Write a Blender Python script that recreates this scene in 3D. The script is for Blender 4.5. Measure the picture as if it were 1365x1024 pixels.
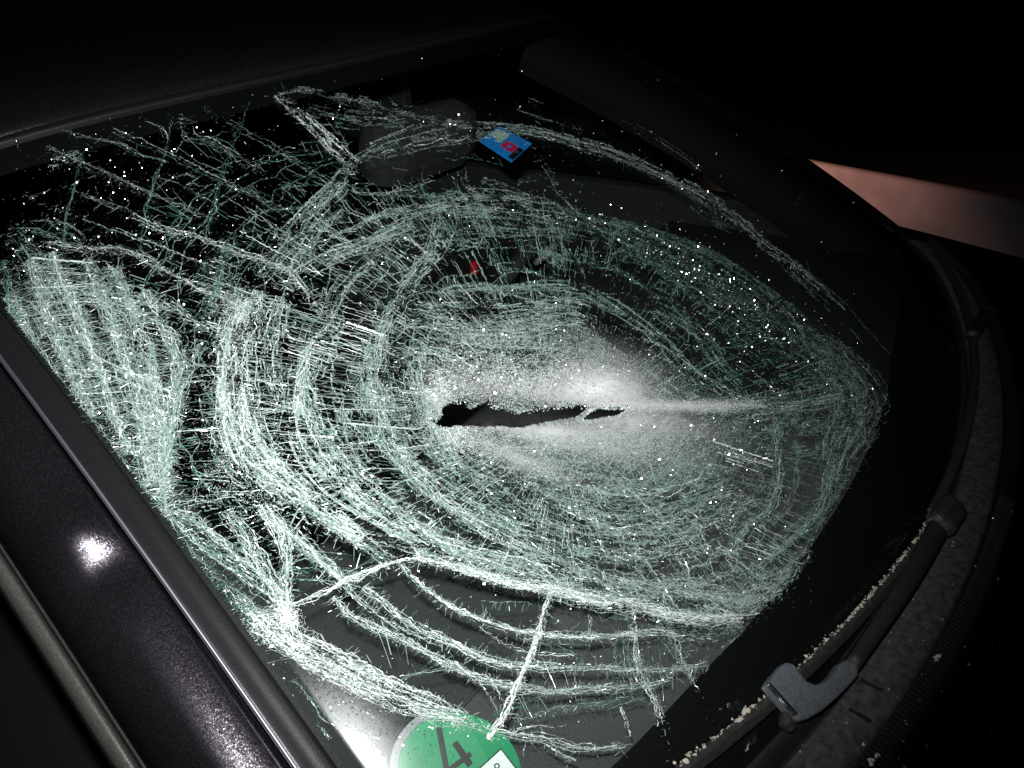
import bpy, bmesh, math
import numpy as np
from mathutils import Vector, Matrix
from mathutils.geometry import delaunay_2d_cdt

# ---------------------------------------------------------------- scene, camera, light
for o in list(bpy.data.objects):
    bpy.data.objects.remove(o)
scene = bpy.context.scene
col = scene.collection
ZO = 0.95                                    # height of the windscreen's lower edge above the road
CAM = np.array([0.93231, -0.00800, 0.53065])
CR = np.array([[-0.504242, 0.863102, -0.028187], [-0.426975, -0.220811, 0.876889], [0.750621, 0.454199, 0.479865]])
cam_d = bpy.data.cameras.new('camera'); cam = bpy.data.objects.new('camera', cam_d); col.objects.link(cam)
cam_d.sensor_width = 36; cam_d.lens = 36 * 1140.255 / 1365
cam_d.clip_start = 0.01; cam_d.clip_end = 200
m = Matrix(CR.T.tolist()).to_4x4(); m.translation = Vector((CAM[0], CAM[1], CAM[2] + ZO))
cam.matrix_world = m
scene.camera = cam
world = bpy.data.worlds.new('World'); scene.world = world; world.use_nodes = True
bg = world.node_tree.nodes['Background']; bg.inputs[0].default_value = (0.35, 0.4, 0.5, 1); bg.inputs[1].default_value = 0.0012
scene.view_settings.view_transform = 'Standard'; scene.view_settings.look = 'None'
scene.cycles.transparent_max_bounces = 16; scene.cycles.max_bounces = 3; scene.cycles.diffuse_bounces = 1; scene.cycles.glossy_bounces = 1
scene.view_settings.exposure = 0; scene.view_settings.gamma = 1
# the camera's own flash, a little above and beside the lens
fl_d = bpy.data.lights.new('camera_flash', 'SPOT'); fl = bpy.data.objects.new('camera_flash', fl_d); col.objects.link(fl)
fp = CAM + CR.T @ np.array([-0.012, 0.045, 0.0])
fl.location = (fp[0], fp[1], fp[2] + ZO); fl_d.energy = FLASH = 63; fl_d.color = (1.0, 0.985, 1.0); fl_d.shadow_soft_size = 0.006
fl_d.spot_size = math.radians(86); fl_d.spot_blend = 1.0
fl.rotation_euler = Vector((CR.T @ np.array([-0.13, 0.03, -1.0])).tolist()).to_track_quat('-Z', 'Y').to_euler()
# an amber lamp outside the frame, added for the orange light on the wall
am_d = bpy.data.lights.new('amber_lamp', 'SPOT'); am = bpy.data.objects.new('amber_lamp', am_d); col.objects.link(am)
am.location = (-2.45, -1.45, 0.95); am_d.energy = 27; am_d.color = (1.0, 0.48, 0.30); am_d.shadow_soft_size = 0.05
am_d.spot_size = math.radians(66); am_d.spot_blend = 1.0
am.rotation_euler = (Vector((-3.2, -0.80, 0.32)) - Vector(am.location)).to_track_quat('-Z', 'Y').to_euler()

rng = np.random.default_rng(11)

# ---------------------------------------------------------------- windscreen surface
US, VS = 0.65, 0.79                          # the pane's own flat coordinates: u across, v up the slope (metres)
def ST(s, t):
    wb, wt, hy, hz, cb, ct, zb, zt, bt, c6, z6 = 0.71517, 0.58514, 0.68908, 0.39079, 0.14915, 0.0967, -0.01257, 0.01696, 0.02175, 0.02017, 0.0204
    w = wb + (wt - wb) * t; c = cb + (ct - cb) * t; z = zb + (zt - zb) * t; s8 = np.abs(s) ** 8
    return np.stack([w * s, -hy * t - c * s * s - c6 * s8, hz * t - z * s * s + bt * 4 * t * (1 - t) - z6 * s8], -1)
def _n(f, q):
    e = 1e-4; a = f(q + [e, 0]) - f(q - [e, 0]); b = f(q + [0, e]) - f(q - [0, e])
    n = np.cross(b, a); n = -n if n[:, 2].mean() < 0 else n
    return n / np.linalg.norm(n, axis=1, keepdims=True)
def _flat(q): return ST(q[:, 0] / US, q[:, 1] / VS)
HUBUV = (0.3632, 0.2851)
def sag(q):
    """the blow pushed the pane inwards: a bowl with a sharper crease along the tear"""
    x = q[:, 0] - HUBUV[0]; y = q[:, 1] - HUBUV[1]; s = np.abs(q[:, 0] / US); t = np.clip(q[:, 1] / VS, 0, 1)
    k = 4 * t * (1 - t); edge = np.clip(1 - s ** 6, 0, 1) ** 2 * (1 - (1 - k) ** 3)
    return edge * (0.026 * np.exp(-(x / .17) ** 2 - (y / .15) ** 2) + 0.0025 * np.sin(np.hypot(x, y * 1.15) / .021) * np.exp(-np.hypot(x, y) / .25))
def UV(q):
    q = np.asarray(q, float).reshape(-1, 2); return _flat(q) - _n(_flat, q) * sag(q)[:, None]
def UVN(q): return _n(UV, np.asarray(q, float).reshape(-1, 2))


# ---------------------------------------------------------------- helpers
def mat(name, color=(0.5, 0.5, 0.5), rough=0.5, metal=0.0, spec=0.5, coat=0.0):
    m = bpy.data.materials.new(name); m.use_nodes = True
    p = m.node_tree.nodes['Principled BSDF']
    p.inputs['Base Color'].default_value = (*color, 1); p.inputs['Roughness'].default_value = rough
    p.inputs['Metallic'].default_value = metal; p.inputs['Specular IOR Level'].default_value = spec
    p.inputs['Coat Weight'].default_value = coat; p.inputs['Coat Roughness'].default_value = 0.045
    return m
def nd(m, t): return m.node_tree.nodes.new(t)
def lk(m, a, b): m.node_tree.links.new(a, b)
def grain(m, scale=400, lo=0.6, hi=1.3, bump=0.0, bscale=None, detail=4):
    """mottled colour and fine relief over the material's own colour"""
    p = m.node_tree.nodes['Principled BSDF']; c = p.inputs['Base Color'].default_value[:]
    tc = nd(m, 'ShaderNodeTexCoord'); n = nd(m, 'ShaderNodeTexNoise'); n.inputs['Scale'].default_value = scale; n.inputs['Detail'].default_value = detail
    lk(m, tc.outputs['Object'], n.inputs['Vector'])
    r = nd(m, 'ShaderNodeValToRGB'); r.color_ramp.elements[0].position = 0.3; r.color_ramp.elements[1].position = 0.7
    r.color_ramp.elements[0].color = (*[x * lo for x in c[:3]], 1); r.color_ramp.elements[1].color = (*[min(1, x * hi) for x in c[:3]], 1)
    lk(m, n.outputs['Fac'], r.inputs['Fac']); lk(m, r.outputs['Color'], p.inputs['Base Color'])
    if bump:
        n2 = nd(m, 'ShaderNodeTexNoise'); n2.inputs['Scale'].default_value = bscale or scale * 2; n2.inputs['Detail'].default_value = 3
        lk(m, tc.outputs['Object'], n2.inputs['Vector'])
        b = nd(m, 'ShaderNodeBump'); b.inputs['Strength'].default_value = bump; b.inputs['Distance'].default_value = 0.002
        lk(m, n2.outputs['Fac'], b.inputs['Height']); lk(m, b.outputs['Normal'], p.inputs['Normal'])
    return m
def obj(name, verts, faces, m, parent=None, smooth=False, z=True):
    v = np.array(verts, float).reshape(-1, 3).copy()
    if z: v[:, 2] += ZO
    me = bpy.data.meshes.new(name); me.from_pydata(v.tolist(), [], [list(map(int, f)) for f in faces]); me.update()
    if m: me.materials.append(m)
    if smooth: me.polygons.foreach_set('use_smooth', [True] * len(me.polygons))
    o = bpy.data.objects.new(name, me); col.objects.link(o)
    if parent: o.parent = parent
    return o
def recalc(o):
    bm = bmesh.new(); bm.from_mesh(o.data); bmesh.ops.recalc_face_normals(bm, faces=bm.faces); bm.to_mesh(o.data); bm.free(); return o
def loft(name, rows, m, parent=None, smooth=True, close=False, caps=False):
    """rows: list of equally long point lists"""
    rows = [np.array(r, float) for r in rows]; k = len(rows[0]); v = np.concatenate(rows); f = []
    for i in range(len(rows) - 1):
        for j in range(k if close else k - 1):
            j2 = (j + 1) % k
            f.append((i * k + j, i * k + j2, (i + 1) * k + j2, (i + 1) * k + j))
    if caps: f += [tuple(range(k)), tuple(range(len(v) - 1, len(v) - 1 - k, -1))]
    return recalc(obj(name, v, f, m, parent, smooth))
def bevel(o, w, seg=2):
    md = o.modifiers.new('bevel', 'BEVEL'); md.width = w; md.segments = seg; md.limit_method = 'ANGLE'; return o
def box(name, c, size, m, parent=None, ax=None, bv=0.0):
    """box centred at c with half axes given by the rows of ax"""
    A = np.eye(3) if ax is None else np.array(ax, float); h = np.array(size, float) / 2; v = []
    for sx in (-1, 1):
        for sy in (-1, 1):
            for sz in (-1, 1): v.append(np.array(c) + A[0] * h[0] * sx + A[1] * h[1] * sy + A[2] * h[2] * sz)
    f = [(0, 1, 3, 2), (4, 6, 7, 5), (0, 4, 5, 1), (2, 3, 7, 6), (0, 2, 6, 4), (1, 5, 7, 3)]
    o = recalc(obj(name, v, f, m, parent))
    return bevel(o, bv) if bv else o
def prism(name, pts, ext, m, parent=None, bv=0.0):
    """flat outline (3-D points) pushed along ext"""
    p = np.array(pts, float); k = len(p); v = np.concatenate([p, p + np.array(ext)])
    f = [tuple(range(k)), tuple(range(2 * k - 1, k - 1, -1))] + [(i, (i + 1) % k, k + (i + 1) % k, k + i) for i in range(k)]
    o = recalc(obj(name, v, f, m, parent))
    return bevel(o, bv) if bv else o
def tag(o, label=None, cat=None, group=None, kind=None):
    for k, v in (('label', label), ('category', cat), ('group', group), ('kind', kind)):
        if v: o[k] = v
    return o
def unit(v): v = np.array(v, float); return v / np.linalg.norm(v)

# ---------------------------------------------------------------- materials
M = {}
def glass_mat(name, tint, rough=0.02, bump=0.0):
    m = bpy.data.materials.new(name); m.use_nodes = True; nt = m.node_tree
    nt.nodes.remove(nt.nodes['Principled BSDF']); out = nt.nodes['Material Output']
    t = nd(m, 'ShaderNodeBsdfTransparent'); t.inputs[0].default_value = (*tint, 1)
    g = nd(m, 'ShaderNodeBsdfGlossy'); g.distribution = 'BECKMANN'; g.inputs['Roughness'].default_value = rough; g.inputs[0].default_value = (1, 1, 1, 1)
    lw = nd(m, 'ShaderNodeLayerWeight'); lw.inputs[0].default_value = 0.5
    pw = nd(m, 'ShaderNodeMath'); pw.operation = 'POWER'; pw.inputs[1].default_value = 5; lk(m, lw.outputs['Facing'], pw.inputs[0])
    fr = nd(m, 'ShaderNodeMath'); fr.operation = 'MULTIPLY_ADD'; fr.inputs[1].default_value = 0.96; fr.inputs[2].default_value = 0.04; lk(m, pw.outputs[0], fr.inputs[0])
    mx = nd(m, 'ShaderNodeMixShader'); lk(m, fr.outputs[0], mx.inputs[0]); lk(m, t.outputs[0], mx.inputs[1]); lk(m, g.outputs[0], mx.inputs[2])
    if bump:
        tc = nd(m, 'ShaderNodeTexCoord'); n = nd(m, 'ShaderNodeTexNoise'); n.inputs['Scale'].default_value = 34; n.inputs['Detail'].default_value = 6
        lk(m, tc.outputs['Object'], n.inputs['Vector'])
        b = nd(m, 'ShaderNodeBump'); b.inputs['Strength'].default_value = bump; b.inputs['Distance'].default_value = 0.004
        lk(m, n.outputs['Fac'], b.inputs['Height']); lk(m, b.outputs['Normal'], g.inputs['Normal'])
    if bump:
        g2 = nd(m, 'ShaderNodeBsdfGlossy'); g2.distribution = 'BECKMANN'; g2.inputs['Roughness'].default_value = 0.27; g2.inputs[0].default_value = (1, 1, 1, 1)
        m2 = nd(m, 'ShaderNodeMixShader'); m2.inputs[0].default_value = 0.13; lk(m, g.outputs[0], m2.inputs[1]); lk(m, g2.outputs[0], m2.inputs[2]); lk(m, m2.outputs[0], mx.inputs[2])
    lk(m, mx.outputs[0], out.inputs['Surface']); return m
M['glass'] = glass_mat('laminated_glass', (0.90, 0.935, 0.92), 0.12, 0.12)
M['window'] = glass_mat('tinted_window_glass', (0.55, 0.58, 0.60), 0.03)
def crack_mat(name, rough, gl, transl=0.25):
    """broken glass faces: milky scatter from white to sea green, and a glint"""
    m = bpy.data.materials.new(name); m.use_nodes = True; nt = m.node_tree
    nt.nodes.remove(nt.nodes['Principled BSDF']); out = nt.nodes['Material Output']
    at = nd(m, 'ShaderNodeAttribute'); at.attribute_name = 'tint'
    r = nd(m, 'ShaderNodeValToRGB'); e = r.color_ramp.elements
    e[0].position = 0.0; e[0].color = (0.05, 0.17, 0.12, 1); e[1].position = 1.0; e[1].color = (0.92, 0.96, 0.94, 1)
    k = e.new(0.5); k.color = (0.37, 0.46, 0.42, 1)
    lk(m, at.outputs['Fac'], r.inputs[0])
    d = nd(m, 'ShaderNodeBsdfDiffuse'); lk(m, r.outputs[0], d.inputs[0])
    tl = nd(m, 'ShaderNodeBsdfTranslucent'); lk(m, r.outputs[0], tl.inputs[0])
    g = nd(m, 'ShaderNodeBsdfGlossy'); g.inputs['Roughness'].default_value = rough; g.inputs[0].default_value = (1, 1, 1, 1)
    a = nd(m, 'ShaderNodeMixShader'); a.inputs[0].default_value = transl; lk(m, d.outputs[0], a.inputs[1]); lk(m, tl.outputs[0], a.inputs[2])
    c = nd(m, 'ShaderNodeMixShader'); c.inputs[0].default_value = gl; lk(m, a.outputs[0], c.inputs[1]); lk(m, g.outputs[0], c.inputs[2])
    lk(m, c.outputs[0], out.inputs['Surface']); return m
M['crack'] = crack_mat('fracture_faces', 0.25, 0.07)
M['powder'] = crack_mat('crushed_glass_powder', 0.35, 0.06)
def glint_mat():
    m = bpy.data.materials.new('clean_fracture_facets'); m.use_nodes = True; nt = m.node_tree
    nt.nodes.remove(nt.nodes['Principled BSDF']); out = nt.nodes['Material Output']
    tr = nd(m, 'ShaderNodeBsdfTransparent'); g = nd(m, 'ShaderNodeBsdfGlossy'); g.inputs['Roughness'].default_value = 0.17; g.inputs[0].default_value = (1, 1, 1, 1)
    mx = nd(m, 'ShaderNodeMixShader'); mx.inputs[0].default_value = 0.3; lk(m, tr.outputs[0], mx.inputs[1]); lk(m, g.outputs[0], mx.inputs[2]); lk(m, mx.outputs[0], out.inputs['Surface']); return m
M['glint'] = glint_mat()
def paint():
    m = mat('charcoal_metallic_paint', (0.030, 0.028, 0.031), 0.26, 0.8, 0.5, 1.0)
    p = m.node_tree.nodes['Principled BSDF']
    tc = nd(m, 'ShaderNodeTexCoord'); v = nd(m, 'ShaderNodeTexVoronoi'); v.inputs['Scale'].default_value = 1900
    lk(m, tc.outputs['Object'], v.inputs['Vector'])
    r = nd(m, 'ShaderNodeValToRGB'); r.color_ramp.elements[0].position = 0.0; r.color_ramp.elements[1].position = 1.0
    r.color_ramp.elements[0].color = (0.015, 0.014, 0.0165, 1); r.color_ramp.elements[1].color = (0.065, 0.058, 0.068, 1)
    k = r.color_ramp.elements.new(0.75); k.color = (0.028, 0.0255, 0.030, 1)
    sp = nd(m, 'ShaderNodeSeparateColor'); lk(m, v.outputs['Color'], sp.inputs[0]); lk(m, sp.outputs[0], r.inputs[0]); lk(m, r.outputs[0], p.inputs['Base Color'])
    # each flake lies at its own slight angle
    g = nd(m, 'ShaderNodeNewGeometry'); sb = nd(m, 'ShaderNodeVectorMath'); sb.operation = 'SUBTRACT'; sb.inputs[1].default_value = (0.5, 0.5, 0.5)
    lk(m, v.outputs['Color'], sb.inputs[0]); sc = nd(m, 'ShaderNodeVectorMath'); sc.operation = 'SCALE'; sc.inputs['Scale'].default_value = 0.13; lk(m, sb.outputs[0], sc.inputs[0])
    ad = nd(m, 'ShaderNodeVectorMath'); ad.operation = 'ADD'; lk(m, g.outputs['Normal'], ad.inputs[0]); lk(m, sc.outputs[0], ad.inputs[1])
    nn = nd(m, 'ShaderNodeVectorMath'); nn.operation = 'NORMALIZE'; lk(m, ad.outputs[0], nn.inputs[0]); lk(m, nn.outputs[0], p.inputs['Normal'])
    lk(m, g.outputs['Normal'], p.inputs['Coat Normal'])
    return m
M['paint'] = paint()
M['moulding'] = grain(mat('satin_black_moulding', (0.007, 0.007, 0.0078), 0.33, 0, 0.38), 900, 0.7, 1.3, 0.12)
M['rubber'] = grain(mat('black_rubber', (0.018, 0.018, 0.019), 0.55), 500, 0.6, 1.5, 0.2)
M['trim'] = grain(mat('dull_grey_trim', (0.11, 0.11, 0.10), 0.30, 0.5), 500, 0.7, 1.2, 0.1)
M['frit'] = mat('black_ceramic_band', (0.004, 0.004, 0.0045), 0.6, 0, 0.2)
M['dash'] = grain(mat('charcoal_dashboard', (0.085, 0.085, 0.087), 0.85), 700, 0.8, 1.2, 0.3, 900)
M['dash2'] = grain(mat('charcoal_airbag_lid', (0.05, 0.051, 0.053), 0.75), 700, 0.8, 1.2, 0.3, 900)
M['cloth'] = grain(mat('grey_seat_cloth', (0.045, 0.046, 0.045), 0.9), 600, 0.7, 1.15, 0.4)
M['dark'] = grain(mat('dark_interior_trim', (0.02, 0.021, 0.021), 0.8), 300, 0.7, 1.3)
M['pillar_trim'] = grain(mat('grey_green_pillar_trim', (0.004, 0.005, 0.0046), 0.85), 300, 0.8, 1.2)
M['cowl'] = grain(mat('grey_cowl_plastic', (0.085, 0.084, 0.08), 0.65), 140, 0.45, 1.35, 0.3, 600)
M['adapter'] = grain(mat('blue_grey_wiper_plastic', (0.10, 0.113, 0.125), 0.5), 300, 0.75, 1.2, 0.15)
M['blade'] = grain(mat('black_wiper_plastic', (0.035, 0.034, 0.033), 0.4), 300, 0.6, 1.4, 0.2)
M['metal'] = mat('bright_wiper_metal', (0.6, 0.6, 0.6), 0.25, 1.0)
M['red'] = mat('red_plastic', (0.75, 0.01, 0.03), 0.3)
M['wall'] = grain(mat('pale_pinkish_render', (0.62, 0.54, 0.63), 0.9), 6, 0.75, 1.1, 0.3, 90)
M['side_glass'] = mat('dark_side_glass', (0.0008, 0.0012, 0.0012), 0.06)
M['stalk'] = mat('grey_stalk', (.12, .12, .125), .5)
M['highlight_metal'] = mat('violet_grey_highlight', (.45, .43, .50), .46, 1.0)
M['highlight_trim'] = mat('silver_highlight', (.32, .31, .28), .3, 1.0)
M['dash_shade'] = grain(mat('black_dash_shade', (.008, .008, .009), .9), 300, .8, 1.2)
M['road'] = grain(mat('asphalt', (0.045, 0.045, 0.046), 0.9), 40, 0.6, 1.3, 0.4, 120)

# ---------------------------------------------------------------- setting
g = 40
tag(obj('ground', [(-g, -g, 0), (g, -g, 0), (g, g, 0), (-g, g, 0)], [(0, 1, 2, 3)], M['road'], z=False), kind='structure')
a, b_ = np.array([-3.712, -2.715, -0.5]), np.array([-2.839, 0.045, -0.5]); dr = unit(b_ - a); a = a - dr * 2.5; b_ = b_ + dr * 1.5
nw = unit([-abs(dr[1]), dr[0] * np.sign(dr[1]), 0]); zt = -0.5 + ZO
w_rows = []
for i in range(41):
    p = a + (b_ - a) * i / 40
    w_rows.append([(p[0], p[1], -ZO - .05), (p[0], p[1], zt - ZO - .03), (p[0] + nw[0] * .012, p[1] + nw[1] * .012, zt - ZO - .008), (p[0] + nw[0] * .02, p[1] + nw[1] * .02, zt - ZO), (p[0] + nw[0] * .07, p[1] + nw[1] * .07, zt - ZO), (p[0] + nw[0] * .1, p[1] + nw[1] * .1, zt - ZO - .03), (p[0] + nw[0] * .1, p[1] + nw[1] * .1, -ZO - .05)])
tag(loft('low_wall', w_rows, M['wall'], close=True, caps=True), 'low pale pinkish wall standing in the dark beyond the car', 'wall')

# ---------------------------------------------------------------- the car
car = bpy.data.objects.new('car', None); col.objects.link(car); car.location = (0, 0, 0)
tag(car, 'dark charcoal car with a shattered, torn windscreen seen across its near pillar', 'car')

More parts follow.
